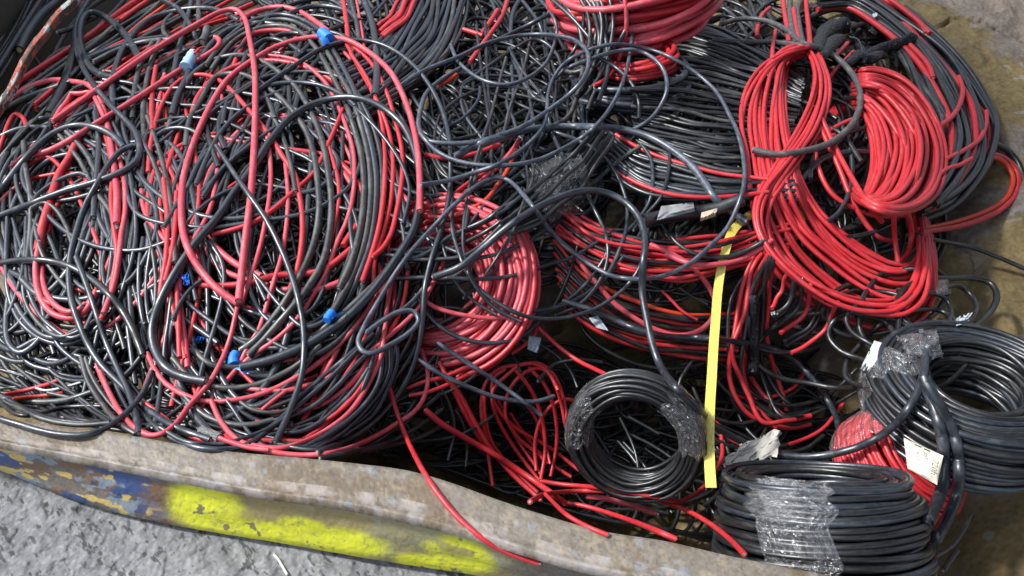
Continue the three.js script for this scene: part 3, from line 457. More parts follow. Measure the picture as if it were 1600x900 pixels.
bundle('cable_bundle', 'red and black cables hanging straight down right of the yellow strap', 'cable bundle', [[1180, 396, 1150, 456, 1134, 530, 1132, 590, 1150, 640, 1186, 668], [1200, 400, 1180, 450, 1160, 520, 1160, 580, 1186, 632, 1230, 668, 1276, 656], [1215, 404, 1200, 450, 1200, 510, 1214, 570, 1222, 640]], 9, 9, 'rkrkrkr', { jitter: 5, shuffle: true, sink: 1.2 });
bundle('cable_bundle', 'red and black arcs curving away under the lowest bend of the hank', 'cable bundle', [[1228, 420, 1216, 455, 1204, 478], [1262, 440, 1250, 490, 1216, 516], [1320, 480, 1290, 530, 1240, 560]], 8, 8, 'rkkrk', { jitter: 1, shuffle: true, stiff: 20 });
mess(9, 'k', [8, 10], 'lying in the dark between the red hank and the leaning black coil', 'between the hank and the leaning coil', () => { const a = rr(0, 6.28); return loop(rr(1290, 1480), rr(470, 560), rr(50, 110), rr(35, 75), a, a + rr(4.5, 8), 10, rr(-0.3, 0.3)); }, -1);
mess(7, 'nk', [8.5, 10], 'crossing over the hole of the central red coil', 'over the central red coil', () => { const s = rr(0, 1), x = rr(615, 660); return [[x - 20, lerp(350, 470, s)], [x + 40, lerp(352, 452, s) + rr(-20, 20)], [x + 90, lerp(345, 440, s) + rr(-22, 22)], [x + 150, lerp(300, 400, s)], [x + 200, lerp(260, 350, s)]]; });
mess(7, 'nnk', [8.5, 10], 'thrown in a wide irregular loop over the left heap, under the top loops', 'in irregular loops over the left heap', () => { const a = rr(0, 6.28); return loop(rr(120, 520), rr(190, 470), rr(90, 190), rr(80, 170), a, a + rr(4.5, 8), 16, rr(-0.8, 0.8)).map(([x, y]) => [x, Math.min(y, rimIn(clamp(x, -140, 1440)) - 20)]); });
// ---------- single cables, lowest first ----------
// inside of the big ring on the left
cable('p', 9, 'red arc inside the big ring from the upright pink cable down to the right', [416, 86, 448, 90, 472, 98, 498, 118, 512, 134, 526, 160, 540, 195, 552, 235, 554, 270, 551, 310, 542, 345, 526, 380, 510, 425, 490, 460, 465, 498, 432, 530, 400, 552, 370, 575]);
cable('r', 9, 'red strand beside the thick black pair inside the big ring', [512, 222, 520, 250, 528, 280, 530, 310, 524, 345, 512, 388, 498, 425, 480, 452, 450, 486]);
cable('r', 9, 'red cable crossing the inside of the big ring level, bright orange at one end', [332, 366, 360, 360, 395, 348, 424, 330, 456, 302, 490, 270, 508, 236, 524, 200, 536, 170]);
cable('p', 9, 'short pink strand bending down just right of the upright pink cable', [402, 195, 416, 212, 423, 260, 422, 300, 416, 340, 408, 380, 396, 420, 384, 455, 377, 474]);
cable('p', 9, 'pink strand falling straight through the ring to the blue tape at the bottom', [446, 255, 450, 300, 448, 350, 440, 400, 428, 440, 416, 480, 406, 512, 388, 542, 370, 576, 348, 602, 330, 625]);
cable('r', 9, 'red arc rising left of the upright pink cable and turning down inside the ring', [232, 270, 236, 225, 246, 182, 256, 158, 270, 136, 291, 121, 318, 117, 340, 124, 360, 140, 380, 162, 404, 190, 424, 215, 442, 245, 460, 272, 469, 310, 473, 350, 470, 395, 462, 430, 452, 455]);
cable('g', 12, 'dusty black arc whose left shoulder shows behind the upright pink cable', [290, 230, 296, 190, 312, 160, 336, 122, 360, 115, 384, 118, 408, 130, 432, 148, 456, 172, 478, 205, 490, 240, 496, 280, 499, 325, 494, 365, 482, 404, 464, 440, 440, 480, 416, 512, 398, 532, 376, 548]);
cable('g', 12, 'thick dusty black arc next outside that shoulder, ending by the lowest blue tape', [262, 205, 280, 150, 300, 118, 320, 102, 340, 92, 370, 86, 390, 88, 410, 96, 432, 110, 462, 136, 488, 180, 504, 222, 513, 270, 518, 320, 514, 370, 504, 410, 486, 442, 466, 470, 440, 500, 412, 532, 388, 556]);
cable('g', 9, 'short dark cable running from the ring top into the middle of the ring', [424, 178, 440, 208, 450, 240, 457, 270, 462, 300]);
cable('n', 10, 'black cable leaning across the left inside of the ring', [316, 310, 334, 282, 354, 258, 380, 236, 398, 222, 430, 200]);
cable('n', 9, 'black cable slanting up from the left inside edge of the ring', [306, 290, 322, 250, 342, 212, 368, 182, 400, 160, 440, 142]);
cable('n', 11, 'black arch rising over the outer right inside of the ring to the blue tape', [326, 100, 342, 74, 360, 56, 384, 38, 412, 27, 442, 23, 472, 31, 502, 51, 522, 81, 541, 115, 556, 148, 570, 190, 582, 235, 588, 280, 586, 330, 580, 372, 568, 412, 552, 450, 536, 480, 518, 506]);
cable('g', 11, 'dusty arch through the blue tape at the top, second of the three', [322, 102, 334, 86, 352, 67, 382, 46, 416, 33, 448, 31, 480, 44, 500, 64, 514, 86, 532, 120, 549, 150, 562, 190, 574, 235, 579, 280, 578, 325, 572, 365, 562, 405, 546, 442, 528, 474, 512, 498]);
cable('g', 11, 'innermost of the three dusty arches that pass the blue tape at the top', [330, 110, 344, 90, 364, 66, 390, 50, 420, 41, 450, 42, 474, 54, 494, 76, 508, 98, 524, 128, 540, 160, 552, 195, 564, 240, 569, 285, 567, 330, 560, 372, 548, 412, 530, 452]);
cable('k', 11, 'shiny black strand bending along the outer right inside of the ring', [560, 150, 580, 190, 594, 240, 597, 300, 591, 360, 581, 412, 566, 454, 548, 492, 524, 524]);
cable('r', 9, 'red strand in the right flank of the ring, inner one', [536, 58, 560, 104, 582, 144, 594, 178, 601, 236, 600, 300, 592, 356, 580, 400, 566, 440]);
cable('r', 9, 'red strand in the right flank of the ring, middle one', [548, 84, 572, 120, 590, 160, 606, 200, 614, 250, 611, 310, 600, 360, 586, 402, 584, 440, 590, 470]);
cable('r', 9, 'red strand in the right flank of the ring, outer one', [550, 70, 581, 100, 604, 144, 618, 190, 628, 235, 628, 280, 620, 330, 610, 368, 596, 390, 582, 402]);
cable('n', 7, 'thin blue-black strand crossing the red right flank', [540, 154, 578, 190, 604, 220, 630, 262, 640, 300, 630, 350]);
cable('p', 9, 'red arch at the very top of the ring, crossing under the blue tape', [376, 34, 384, 26, 410, 15, 440, 11, 470, 19, 496, 36, 514, 50]);
cable('n', 9, 'blue-black hump behind the blue tape at the top', [452, 22, 466, 16, 490, 10, 520, 11, 548, 21, 562, 40]);
cable('n', 8, 'blue-black arch low over the middle of the ring, under the printed black loop', [404, 140, 432, 131, 470, 129, 506, 135, 534, 148, 556, 166]);
cable('g', 9, 'short grey cable end pointing down between the ring arches', [412, 142, 422, 164, 430, 186]);
cable('r', 9, 'upright red cable at the top, beside the blue tape', [534, -12, 538, 10, 542, 38, 544, 62]);
cable('g', 8, 'dusty upright cable at the top, next to the red upright one', [545, -12, 551, 12, 558, 40, 561, 66]);
cable('p', 5, 'thin pink upright wire at the top between two dark uprights', [555, -12, 561, 22, 567, 56, 570, 80]);
cable('n', 13, 'thick blue-black upright cable falling from the top edge past the ring', [562, -14, 574, 14, 583, 44, 588, 84, 589, 116, 586, 150]);
// lower left: along the steel edge
cable('g', 9, 'dusty cable hugging the far end of the steel edge, highest one', [-40, 610, 0, 626, 30, 638, 60, 652, 90, 660, 130, 664, 172, 661]);
cable('g', 11, 'thick dusty cable sagging above the steel edge near its far end', [-40, 616, 0, 622, 50, 628, 100, 626, 140, 614, 178, 598, 206, 580]);
cable('r', 7, 'short red cable end lying over the dusty sagging cable by the far steel edge', [-20, 622, 4, 618, 40, 610, 70, 602, 92, 594]);
cable('o', 6, 'short orange red cable end beside the sagging dusty cable', [20, 624, 40, 621, 70, 618, 98, 614]);
cable('w', 4, 'thin white wire curling in the dark gap at the far lower corner', [56, 606, 70, 610, 96, 606, 124, 598, 140, 592]);
cable('n', 9, 'shiny black arc lying at the far lower corner of the heap', [0, 556, 20, 564, 40, 565, 60, 559, 78, 551]);
cable('n', 9, 'blue-black arc just right of the shiny black arc at the far lower corner', [52, 558, 66, 565, 84, 568, 106, 561, 126, 545]);
cable('n', 9, 'black arc under the outer left oval, sagging between two uprights', [118, 555, 160, 566, 190, 570, 216, 562, 234, 546]);
cable('n', 7, 'curl of black cable low under the outer left oval, upper', [76, 572, 88, 582, 110, 588, 130, 590, 150, 586]);
cable('n', 7, 'curl of black cable low under the outer left oval, lower', [78, 578, 94, 590, 116, 595, 140, 595]);
cable('g', 9, 'grey-lit cable bending down from the oval to the steel edge, inner', [127, 558, 136, 592, 152, 620, 176, 652, 192, 666, 212, 678]);
cable('g', 8, 'thin grey-lit cable bending down from the oval beside it', [134, 560, 142, 584, 154, 606, 170, 628, 186, 646]);
cable('p', 9, 'pink strand running down from the oval to the steel edge', [149, 566, 166, 606, 188, 642, 212, 667, 238, 680, 258, 676, 276, 664, 290, 645, 304, 622, 318, 596]);
cable('n', 9, 'upright blue-black cable end reaching the steel edge left of the pink bend', [257, 572, 252, 600, 248, 628, 244, 652, 240, 668]);
cable('n', 8, 'black cable from the ring bottom that curls along the steel edge', [180, 598, 190, 622, 206, 648, 224, 664, 240, 670]);
// bottom of the big ring
bundle('cable_bundle', 'shiny blue-black bundle curving along the lower right of the ring', 'cable bundle', [[594, 548, 580, 600, 552, 640, 510, 676, 466, 702], [606, 540, 600, 590, 572, 636, 532, 674, 486, 702], [622, 540, 620, 580, 604, 620, 570, 660, 530, 694]], 9, 9, 'nnk', { jitter: 2, shuffle: true });
cable('k', 9, 'lowest black strand leaving the ring bottom toward the hollow', [500, 716, 560, 704, 610, 690, 650, 668, 690, 640]);
cable('k', 8, 'black strand under the pink arc at the ring bottom, running into the hollow', [560, 706, 610, 696, 650, 686, 700, 660]);
cable('n', 10, 'black arc crossing the lower ring, under the red sweep', [440, 676, 470, 674, 500, 660, 530, 634, 556, 606, 576, 576]);
cable('n', 10, 'blue-black strand rising from the steel edge to the lower right of the ring', [320, 648, 350, 660, 390, 664, 426, 658, 460, 648, 496, 630, 530, 600, 556, 570, 580, 548]);
cable('g', 8, 'grey-lit thin arc inside the ring bottom under the red sweep', [376, 628, 390, 638, 412, 644, 436, 644, 458, 636]);
cable('p', 8, 'pink strand slanting up from the ring bottom to the lower middle', [410, 640, 440, 616, 466, 600, 496, 586]);
cable('g', 13, 'thick dusty black sweep across the ring bottom from the blue tape', [300, 545, 330, 570, 371, 573, 422, 566, 470, 545, 500, 518, 536, 490, 560, 468, 596, 432, 620, 400, 640, 370, 662, 338]);
cable('g', 12, 'dusty black arc just under the thick sweep at the ring bottom', [270, 560, 300, 592, 334, 604, 372, 606, 410, 598, 446, 582, 476, 562, 500, 540]);
cable('g', 12, 'dusty black arc lying low over the steel edge in front of the ring', [264, 586, 290, 620, 322, 650, 356, 662, 392, 664, 428, 656]);
cable('p', 10, 'broad red sweep along the ring bottom to the right, topmost red there', [230, 552, 244, 580, 260, 600, 290, 618, 320, 627, 360, 626, 400, 618, 432, 606, 472, 584, 496, 568, 528, 540, 560, 504, 590, 460, 616, 432, 632, 410]);
cable('p', 10, 'red curve from the thin black curl down to the steel edge', [612, 436, 605, 480, 600, 525, 594, 560, 578, 596, 548, 642, 510, 672, 470, 692, 440, 700, 404, 698, 372, 688, 346, 660, 330, 626]);
cable('p', 10, 'lowest pink curve along the steel edge, looping up at its right end', [658, 546, 668, 580, 666, 610, 652, 638, 610, 668, 570, 690, 530, 705, 490, 711, 450, 710, 410, 703, 380, 696, 340, 686]);
cable('n', 11, 'black cable sweeping along the steel edge and up through the ring bottom', [205, 628, 230, 655, 262, 681, 290, 694, 320, 701, 360, 702, 392, 692, 420, 671, 446, 648, 468, 622, 492, 600, 522, 575, 556, 546, 584, 522]);
cable('n', 9, 'blue-black cable running from the steel edge up beside the lowest black sweep', [250, 668, 290, 690, 340, 694, 384, 684, 430, 664, 470, 630, 510, 596, 540, 566, 566, 540]);
// outer left oval
cable('r', 14, 'thick red cable slanting down behind the outer left oval', [124, 214, 108, 248, 92, 274, 80, 312, 66, 358, 60, 392]);
cable('g', 9, 'dusty strand slanting from the oval top toward its right side', [92, 210, 124, 250, 148, 296, 172, 330, 186, 360]);
cable('g', 9, 'dusty strand slanting beside the oval top, right of its twin', [104, 206, 132, 236, 152, 272, 172, 300]);
cable('n', 9, 'upright blue-black strand inside the oval, crossed by the pink diagonal', [148, 176, 154, 220, 152, 262, 148, 300, 146, 340]);
cable('n', 9, 'outermost blue-black loop of the outer left oval, round its foot', [12, 340, 10, 420, 14, 460, 30, 500, 60, 527, 96, 538, 124, 532, 152, 512, 180, 480, 196, 440, 208, 400, 213, 355, 206, 290, 194, 230, 176, 190]);
cable('n', 8, 'blue-black loop inside the oval foot', [42, 396, 44, 450, 60, 488, 82, 512, 110, 528, 136, 520]);
cable('g', 8, 'grey-lit loop inside the oval foot, next inward', [36, 420, 40, 470, 62, 506, 92, 526, 118, 520, 150, 500]);
cable('p', 10, 'pink loop lining the outer left oval, outer of two', [62, 378, 56, 420, 62, 462, 80, 488, 104, 497, 122, 494, 138, 480, 150, 455]);
cable('p', 9, 'pink loop lining the outer left oval, inner of two', [70, 400, 66, 425, 72, 456, 88, 478, 106, 487, 122, 484, 134, 474]);
cable('n', 8, 'long blue-black strand dropping down the far left of the heap', [42, 340, 38, 410, 26, 460, 10, 496, -10, 514, -40, 524]);
cable('g', 9, 'upright dusty strand down the far left, cut end at the top', [37, 222, 40, 260, 48, 310, 48, 360, 42, 410]);
cable('g', 8, 'black strand swinging down through the oval to the right', [55, 356, 66, 396, 84, 426, 106, 452, 130, 480]);
cable('n', 8, 'blue-black arch in the upper oval, bright on its back', [48, 322, 58, 306, 76, 291, 98, 279, 124, 271, 140, 276]);
cable('g', 8, 'dusty arch in the middle of the oval, bending down right', [48, 326, 70, 317, 88, 328, 104, 354, 114, 384, 126, 420]);
cable('r', 9, 'red upright strand beside the hairpin of the long black cable, inner', [158, 190, 170, 230, 176, 270, 174, 310, 179, 360, 183, 392, 178, 430, 170, 470, 158, 500]);
cable('p', 9, 'pink upright strand beside the hairpin, outer', [170, 196, 184, 240, 194, 280, 196, 330, 190, 365, 186, 400, 178, 445, 162, 490]);
cable('p', 9, 'pink arch at the far left under the painted edge, falling down the oval side', [-30, 176, 0, 163, 50, 134, 84, 125, 110, 127, 140, 134, 158, 160, 170, 205, 178, 260, 183, 305, 182, 350]);
cable('g', 8, 'dusty cable running beside the pink arch at the far left', [-30, 186, 0, 173, 40, 152, 80, 138, 110, 128]);
cable('p', 8, 'short red stub with a bend beside the painted edge, left of the dark thick cable', [112, 146, 104, 160, 94, 172, 84, 190]);
cable('p', 8, 'pink cable with a pale cut end beside the thick dark cable', [111, 146, 128, 146, 140, 144, 148, 152, 156, 168, 164, 186]);
cable('r', 7, 'bent red loop at the far left, below the pink arch', [-6, 250, 4, 220, 14, 192, 24, 178, 36, 184, 42, 198]);
cable('g', 8, 'dusty strand slanting in from the far left edge below the pink arch', [-10, 262, 14, 232, 36, 208, 60, 184, 84, 160]);
// between the ovals: uprights
cable('g', 9, 'upright dusty strand between the ovals with its cut end on top', [230, 182, 244, 220, 258, 270, 266, 312, 272, 360, 274, 410]);
cable('g', 9, 'dusty strand curving down right of the hairpin', [214, 206, 226, 226, 240, 254, 252, 290, 260, 324, 262, 360]);
cable('n', 9, 'upright blue-black strand bowing left between the ovals', [224, 372, 218, 415, 218, 462, 224, 502, 233, 534, 240, 560]);
cable('g', 8, 'upright dusty strand bowing right between the ovals', [228, 350, 238, 390, 244, 440, 242, 482, 236, 520]);
cable('n', 8, 'slim blue-black upright between the ovals', [236, 388, 229, 440, 231, 490, 240, 526]);
cable('r', 10, 'red upright between the ovals, inner', [256, 280, 262, 340, 260, 400, 252, 450, 250, 480]);
cable('r', 9, 'red upright between the ovals, outer', [276, 300, 274, 350, 268, 400, 258, 440]);
cable('n', 9, 'black strand slanting up from the blue tape knot to the pink ring loop', [256, 356, 276, 320, 294, 290, 308, 260, 322, 240]);
cable('n', 9, 'short black arch behind the red ring loop at its left shoulder', [246, 212, 258, 204, 280, 200, 302, 205, 322, 220]);
cable('n', 9, 'cut blue-black end hanging beside the little blue tape knot', [282, 400, 296, 424, 302, 448, 307, 470]);
cable('n', 8, 'grey-lit strand running from the blue tape knot down left', [318, 436, 300, 450, 284, 470, 270, 500]);
cable('n', 9, 'blue-black upright strand below the blue tape knot', [268, 466, 264, 500, 258, 540, 256, 580]);
cable('n', 9, 'black cable ending over the oval foot, pointing down left', [236, 538, 217, 562, 206, 576, 192, 590]);
// top left
cable('k', 15, 'thick dark cable dropping from the top corner, broadest in the heap', [130, -30, 126, 20, 121, 60, 113, 96, 104, 124, 92, 150, 76, 180]);
cable('n', 14, 'thick dark blue hose arching beside the painted side edge', [120, -30, 88, 2, 62, 24, 42, 52, 30, 78]);
cable('k', 9, 'cut black cable end with a pale face near the painted edge', [150, 26, 128, 36, 108, 45, 90, 51], { stripped: 1, coreMat: PVC.w, copperLength: 0.002 });
cable('n', 8, 'long dark strand slanting to the top edge, left of the orange strand', [110, 120, 150, 84, 200, 56, 250, 24, 300, -8]);
cable('g', 8, 'dusty strand slanting to the top edge, right of the thick dark cable', [130, 92, 180, 60, 226, 26, 262, -6]);
cable('o', 7, 'orange red strand slanting to the top edge', [196, 58, 224, 34, 252, 14, 282, -10]);
cable('r', 7, 'red strand slanting to the top edge above the orange one', [188, 32, 210, 16, 232, 0, 250, -14]);
cable('g', 8, 'dusty curl hanging from the top beside the tall black hoop', [276, 18, 258, 34, 256, 50, 266, 62, 280, 72]);
cable('n', 9, 'long dark strand lying level behind the double loop at the upper left', [134, 92, 176, 76, 214, 64, 256, 58]);
cable('g', 10, 'dusty strand lying level behind the tall black hoop', [146, 98, 186, 78, 226, 66, 270, 62]);
cable('n', 9, 'upright dark strand left of the copper ends, behind the pink diagonal', [300, -8, 296, 18, 288, 44, 280, 74, 272, 112, 268, 134]);
cable('g', 9, 'upright grey strand at the top edge right of it', [310, -8, 311, 20, 310, 52]);
cable('g', 9, 'upright cut cable leaning over the oval top, leftmost of the uprights', [239, 66, 222, 94, 213, 126, 209, 156, 207, 186]);
cable('g', 9, 'upright cut cable leaning over the oval top, second of the uprights', [251, 62, 237, 96, 228, 136, 224, 174, 226, 214]);
cable('r', 8, 'upright red cable end behind the pink diagonal', [244, 104, 239, 136, 237, 176, 238, 204]);
cable('n', 9, 'tall black hoop at the upper left, coming down to the pink diagonal', [177, 168, 176, 130, 186, 90, 204, 58, 228, 34, 270, 18, 320, 13, 346, 18, 374, 33]);
cable('n', 9, 'blue-black cable falling from the top edge to the copper ends', [248, -4, 280, 15, 296, 38, 306, 58, 313, 76]);
cable('n', 10, 'inner black double loop at the upper left', [219, 93, 200, 60, 180, 38, 160, 24, 144, 19, 131, 26, 124, 50, 128, 80, 140, 104, 158, 117, 178, 122]);
// the little blue-taped copper bundle
cable('s', 14, 'stubby grey cable tip beside the copper ends', [324, 44, 322, 56, 316, 66]);
cable('s', 8, 'cut end of grey cable below the copper ends, taped light blue', [286, 74, 292, 86, 300, 98], { stripped: -1, coreMat: M.copper });
cable('n', 10, 'dark cable running from the light blue tape under the ring arch', [302, 78, 300, 100, 290, 124, 276, 152, 268, 180], { stripped: -1, coreMat: M.copper, copperLength: 0.006 });
// upper middle
cable('r', 9, 'red cable leaning down in the upper middle, beside the bright red one', [778, 16, 766, 34, 752, 54]);
cable('r', 9, 'bright red cable leaning down across the upper middle', [797, -12, 784, 26, 764, 56, 748, 78, 734, 98]);
cable('o', 9, 'short orange red cable end, left of the crossing black loops', [713, 117, 700, 126, 683, 135]);
cable('r', 9, 'short red cable end poking out left of the bright red one', [724, 46, 740, 51, 754, 56]);
cable('n', 8, 'black cable crossing down from the top edge to the thin loop crossing', [894, -4, 864, 18, 820, 42, 770, 66, 730, 84]);
cable('n', 7, 'slim black cable end leaning in the middle of the upper tangle', [796, 76, 806, 96, 818, 114, 836, 136, 854, 160]);
cable('g', 6, 'thin dusty cable lying level under the wide black ellipse', [788, 146, 808, 148, 830, 153, 854, 160]);
cable('n', 7, 'thin blue-black curve hanging left of the middle upright', [750, 136, 749, 152, 738, 170, 722, 186, 700, 198]);
cable('n', 7, 'thin black curve behind the crossing at the right of the ellipse', [862, 96, 869, 120, 868, 150, 860, 180]);
cable('n', 7, 'black cable falling from the top edge onto the red coil, left one', [812, -4, 828, 16, 842, 36, 850, 60]);
cable('n', 7, 'straight blue-black cable falling past the red coil to the loop crossing', [856, -6, 890, 24, 910, 46, 930, 70]);
cable('g', 7, 'dusty cable hanging from the top edge in front of the red coil', [904, -6, 918, 20, 922, 46, 920, 76]);
cable('g', 7, 'dusty curve hanging in front of the red coil, nearest its end', [930, -6, 940, 30, 938, 70, 924, 110, 900, 150]);
cable('n', 7, 'blue-black curve in front of the red coil', [952, -6, 958, 30, 954, 70, 942, 110, 915, 150]);
cable('p', 8, 'pink upright cable hanging over the left of the red coil', [975, -12, 979, 30, 976, 62, 966, 96]);
cable('r', 8, 'red curve below the pink upright one', [962, 104, 950, 120, 940, 128, 928, 134]);
// middle: under the long loops
cable('r', 10, 'red cable running level under the big grey loop', [664, 242, 690, 247, 716, 247, 744, 240, 780, 226]);
cable('p', 10, 'pinkish red cable slanting up toward the wrapped black bundle', [722, 306, 750, 284, 778, 260, 800, 236, 812, 218]);
cable('o', 9, 'orange red cable end slanting up beside the wrapped bundle', [714, 336, 742, 324, 762, 310, 774, 294, 792, 268, 806, 234]);
cable('r', 9, 'red cable running left along the foot of the grey loop', [652, 322, 676, 322, 700, 312, 724, 292, 770, 262]);
cable('r', 9, 'red cable end low beside the grey loop, with a cut face', [652, 336, 690, 340, 724, 334]);
cable('n', 6, 'thin black cable bending over the red strands left of the wrap', [818, 212, 818, 240, 824, 270, 824, 300, 812, 334, 800, 364, 778, 400, 754, 436]);
cable('g', 6, 'thin dusty cable dropping past the wrapped bundle', [826, 214, 832, 250, 832, 280, 820, 310, 806, 350, 796, 380]);
cable('n', 7, 'thin black curve coming from the upper tangle, over the red strands', [790, 218, 760, 228, 744, 244, 738, 280, 732, 320, 727, 360]);
cable('g', 7, 'short grey cable leaning upright in the middle, with a cut tip', [791, 90, 780, 130, 768, 178, 754, 228, 740, 290]);
cable('k', 7, 'black curve hanging left of the central red coil', [664, 300, 676, 316, 680, 346, 690, 380, 700, 410]);
cable('n', 7, 'thin black strand crossing the hole of the central red coil', [708, 436, 726, 458, 752, 478, 776, 492]);
cable('k', 8, 'stub of black cable pointing into the hole of the central red coil', [738, 454, 730, 460, 724, 466]);
cable('n', 8, 'slim black cable from the wrap down to the central coil, upper', [738, 405, 780, 396, 816, 380, 850, 362, 880, 340]);
cable('n', 7, 'slim black cable from the wrap down to the central coil, lower', [762, 434, 790, 406, 820, 384, 850, 358]);
cable('k', 7, 'black strand leaning over the right edge of the central coil', [848, 500, 866, 478, 880, 450, 892, 420, 904, 380]);
cable('n', 8, 'black strand rising from the coil foot to the right bands', [836, 496, 866, 482, 896, 462, 922, 436, 944, 404, 956, 376]);
cable('n', 8, 'blue-black cable lying over the coil foot to the right', [780, 480, 820, 486, 860, 482, 900, 468, 940, 440, 975, 400]);
cable('p', 9, 'pinkish red cable end crossing the foot of the central red coil', [664, 470, 680, 480, 704, 488, 734, 494, 764, 497, 792, 496]);
cable('r', 8, 'red strand hanging at the right foot of the central coil', [838, 510, 834, 526, 818, 540, 800, 552]);
cable('r', 8, 'red cable end leaning down to the top of the black ring coil', [838, 508, 856, 526, 876, 544, 904, 564, 930, 577, 953, 588], { stripped: 1, copperLength: 0.002 });
cable('k', 8, 'black strand running level under the coil, across the hollow', [840, 596, 866, 570, 900, 562, 940, 566]);
cable('r', 8, 'red cable running from the ring flank into the hollow', [640, 618, 670, 612, 706, 598, 742, 580]);
cable('r', 8, 'red cable running into the hollow, under the first', [636, 606, 664, 596, 690, 590, 730, 574]);
cable('r', 9, 'red strand curving down in the hollow, ending behind the steel edge', [686, 566, 706, 604, 730, 652, 754, 690, 776, 712, 806, 740, 840, 770]);
cable('r', 9, 'red strand beside it in the hollow, deeper', [696, 590, 716, 612, 740, 656, 766, 700, 800, 740, 846, 782]);
cable('k', 7, 'black strand sagging in the dark hollow', [676, 590, 700, 626, 710, 670, 700, 720]);
cable('k', 6, 'thin black strand sagging in the hollow beside it', [712, 640, 726, 670, 730, 700, 728, 730]);
cable('b', 9, 'blue-grey cable end in the hollow, lower of the crossed pair', [654, 562, 690, 585, 730, 604, 770, 619, 810, 627, 840, 627, 866, 619], { lift: 0.012 });
cable('b', 9, 'blue-grey cable end in the hollow, upper of the crossed pair', [684, 536, 720, 560, 760, 586, 800, 614, 846, 649], { lift: 0.012 });
// red cables right behind the steel edge
cable('r', 9, 'red cable arching low behind the steel edge under the ring coil', [828, 784, 846, 774, 868, 770, 910, 767, 952, 768, 1020, 780, 1070, 796, 1112, 820, 1142, 844, 1163, 866]);
cable('r', 9, 'red cable just above it, touching the ring coil', [845, 752, 880, 757, 935, 762, 1000, 772, 1060, 784]);
cable('r', 9, 'red cable dipping behind the steel edge, nearest the hollow', [852, 772, 885, 804, 920, 824, 950, 836]);
cable('r', 9, 'red cable running close along the steel edge to the barrel coil', [880, 786, 910, 790, 952, 802, 1003, 820, 1057, 843]);
cable('p', 10, 'pinkish red cable end with a bright cut face behind the steel edge', [916, 776, 940, 778, 969, 785, 1000, 794, 1027, 803], { stripped: 1, copperLength: 0.002, coreMat: PVC.w });
cable('r', 8, 'red cable hooking under the ring coil by the strap foot', [1060, 785, 1090, 770, 1112, 745, 1128, 714, 1127, 680]);
// right middle
cable('r', 8, 'red strand lying under the long blue-grey cable', [962, 210, 985, 224, 1020, 241, 1080, 260, 1130, 272, 1200, 280]);
cable('r', 8, 'red strand lower in the mixed coil beneath the blue-grey cable', [980, 278, 1000, 288, 1040, 302, 1090, 308, 1140, 307, 1200, 300]);
cable('k', 9, 'black arc passing behind the yellow strap', [1032, 346, 1060, 382, 1090, 398, 1130, 402, 1160, 394, 1196, 376]);
cable('n', 8, 'thin black curve in the mixed coil, left of the silver tape', [1002, 226, 1016, 246, 1020, 280, 1016, 312, 1000, 340, 980, 362]);
cable('k', 8, 'black curve in the mixed coil, crossing the silver tape', [1047, 238, 1044, 272, 1034, 306, 1010, 336, 990, 360]);
cable('p', 10, 'pinkish loop of red cable bulging left of the yellow strap', [900, 402, 930, 440, 958, 472, 984, 492, 1020, 513, 1058, 524, 1090, 518, 1111, 500, 1118, 474, 1106, 446, 1082, 418, 1052, 398, 1016, 382]);
cable('k', 6, 'short black cable end in the dark gap left of the strap', [1062, 450, 1080, 462, 1106, 476]);
cable('r', 6, 'thin red strand in the dark gap left of the strap', [1034, 454, 1050, 470, 1066, 486, 1090, 500]);
// upper right
cable('s', 9, 'dark grey cable lying level above the red hank knot', [1114, 62, 1160, 66, 1205, 66, 1250, 71, 1290, 76]);
cable('r', 8, 'upright red cable behind the hank knot, leftmost of three', [1222, -12, 1226, 20, 1230, 44, 1233, 66]);
cable('s', 9, 'upright grey cable behind the hank knot', [1236, -12, 1234, 20, 1238, 46, 1244, 68]);
cable('r', 8, 'upright red cable behind the hank knot, middle of three', [1240, 14, 1243, 36, 1247, 58, 1252, 72]);
cable('s', 9, 'bent grey upright cable right beside the middle red upright', [1256, -6, 1246, 14, 1248, 36, 1254, 68]);
cable('r', 8, 'upright red cable behind the hank knot, rightmost of three', [1258, -12, 1261, 20, 1264, 46, 1266, 72]);
cable('r', 7, 'short curved red cable end left of the hank knot', [1203, 12, 1192, 22, 1186, 34, 1182, 58]);
cable('r', 7, 'short upright red cable end left of the hank knot', [1212, 48, 1208, 70, 1206, 98]);
cable('r', 9, 'red loose end running out of the hank toward the fanned coil, lower', [1282, 200, 1310, 260, 1330, 310, 1350, 345, 1372, 370, 1392, 376]);
cable('r', 9, 'red loose end pointing down below the fanned coil', [1284, 186, 1310, 240, 1338, 290, 1358, 322, 1378, 346]);
cable('r', 8, 'red strand hanging below the fanned coil into the dark', [1396, 330, 1398, 370, 1404, 410]);
cable('r', 9, 'red strand bundle end below the fanned coil, outer', [1416, 326, 1424, 360, 1420, 392, 1404, 410]);
cable('r', 9, 'red loop thrown out over the bin floor at the far right', [1545, 240, 1562, 244, 1580, 256, 1591, 276, 1586, 304, 1566, 326, 1535, 342, 1495, 354, 1440, 362]);
cable('o', 8, 'orange red loop thrown out over the bin floor, inner one', [1540, 244, 1560, 248, 1576, 262, 1583, 280, 1576, 304, 1556, 322, 1520, 338, 1478, 350, 1436, 358]);
cable('k', 10, 'black cable looping out over the bin floor beside the red loops', [1550, 222, 1575, 236, 1592, 258, 1602, 290, 1600, 330]);
cable('k', 7, 'thin black cable lying straight over the bin floor at the right', [1430, 366, 1466, 376, 1516, 386, 1560, 402, 1610, 424]);
cable('r', 8, 'red strand in the far right black coil, upper', [1422, 70, 1440, 88, 1452, 104, 1458, 122]);
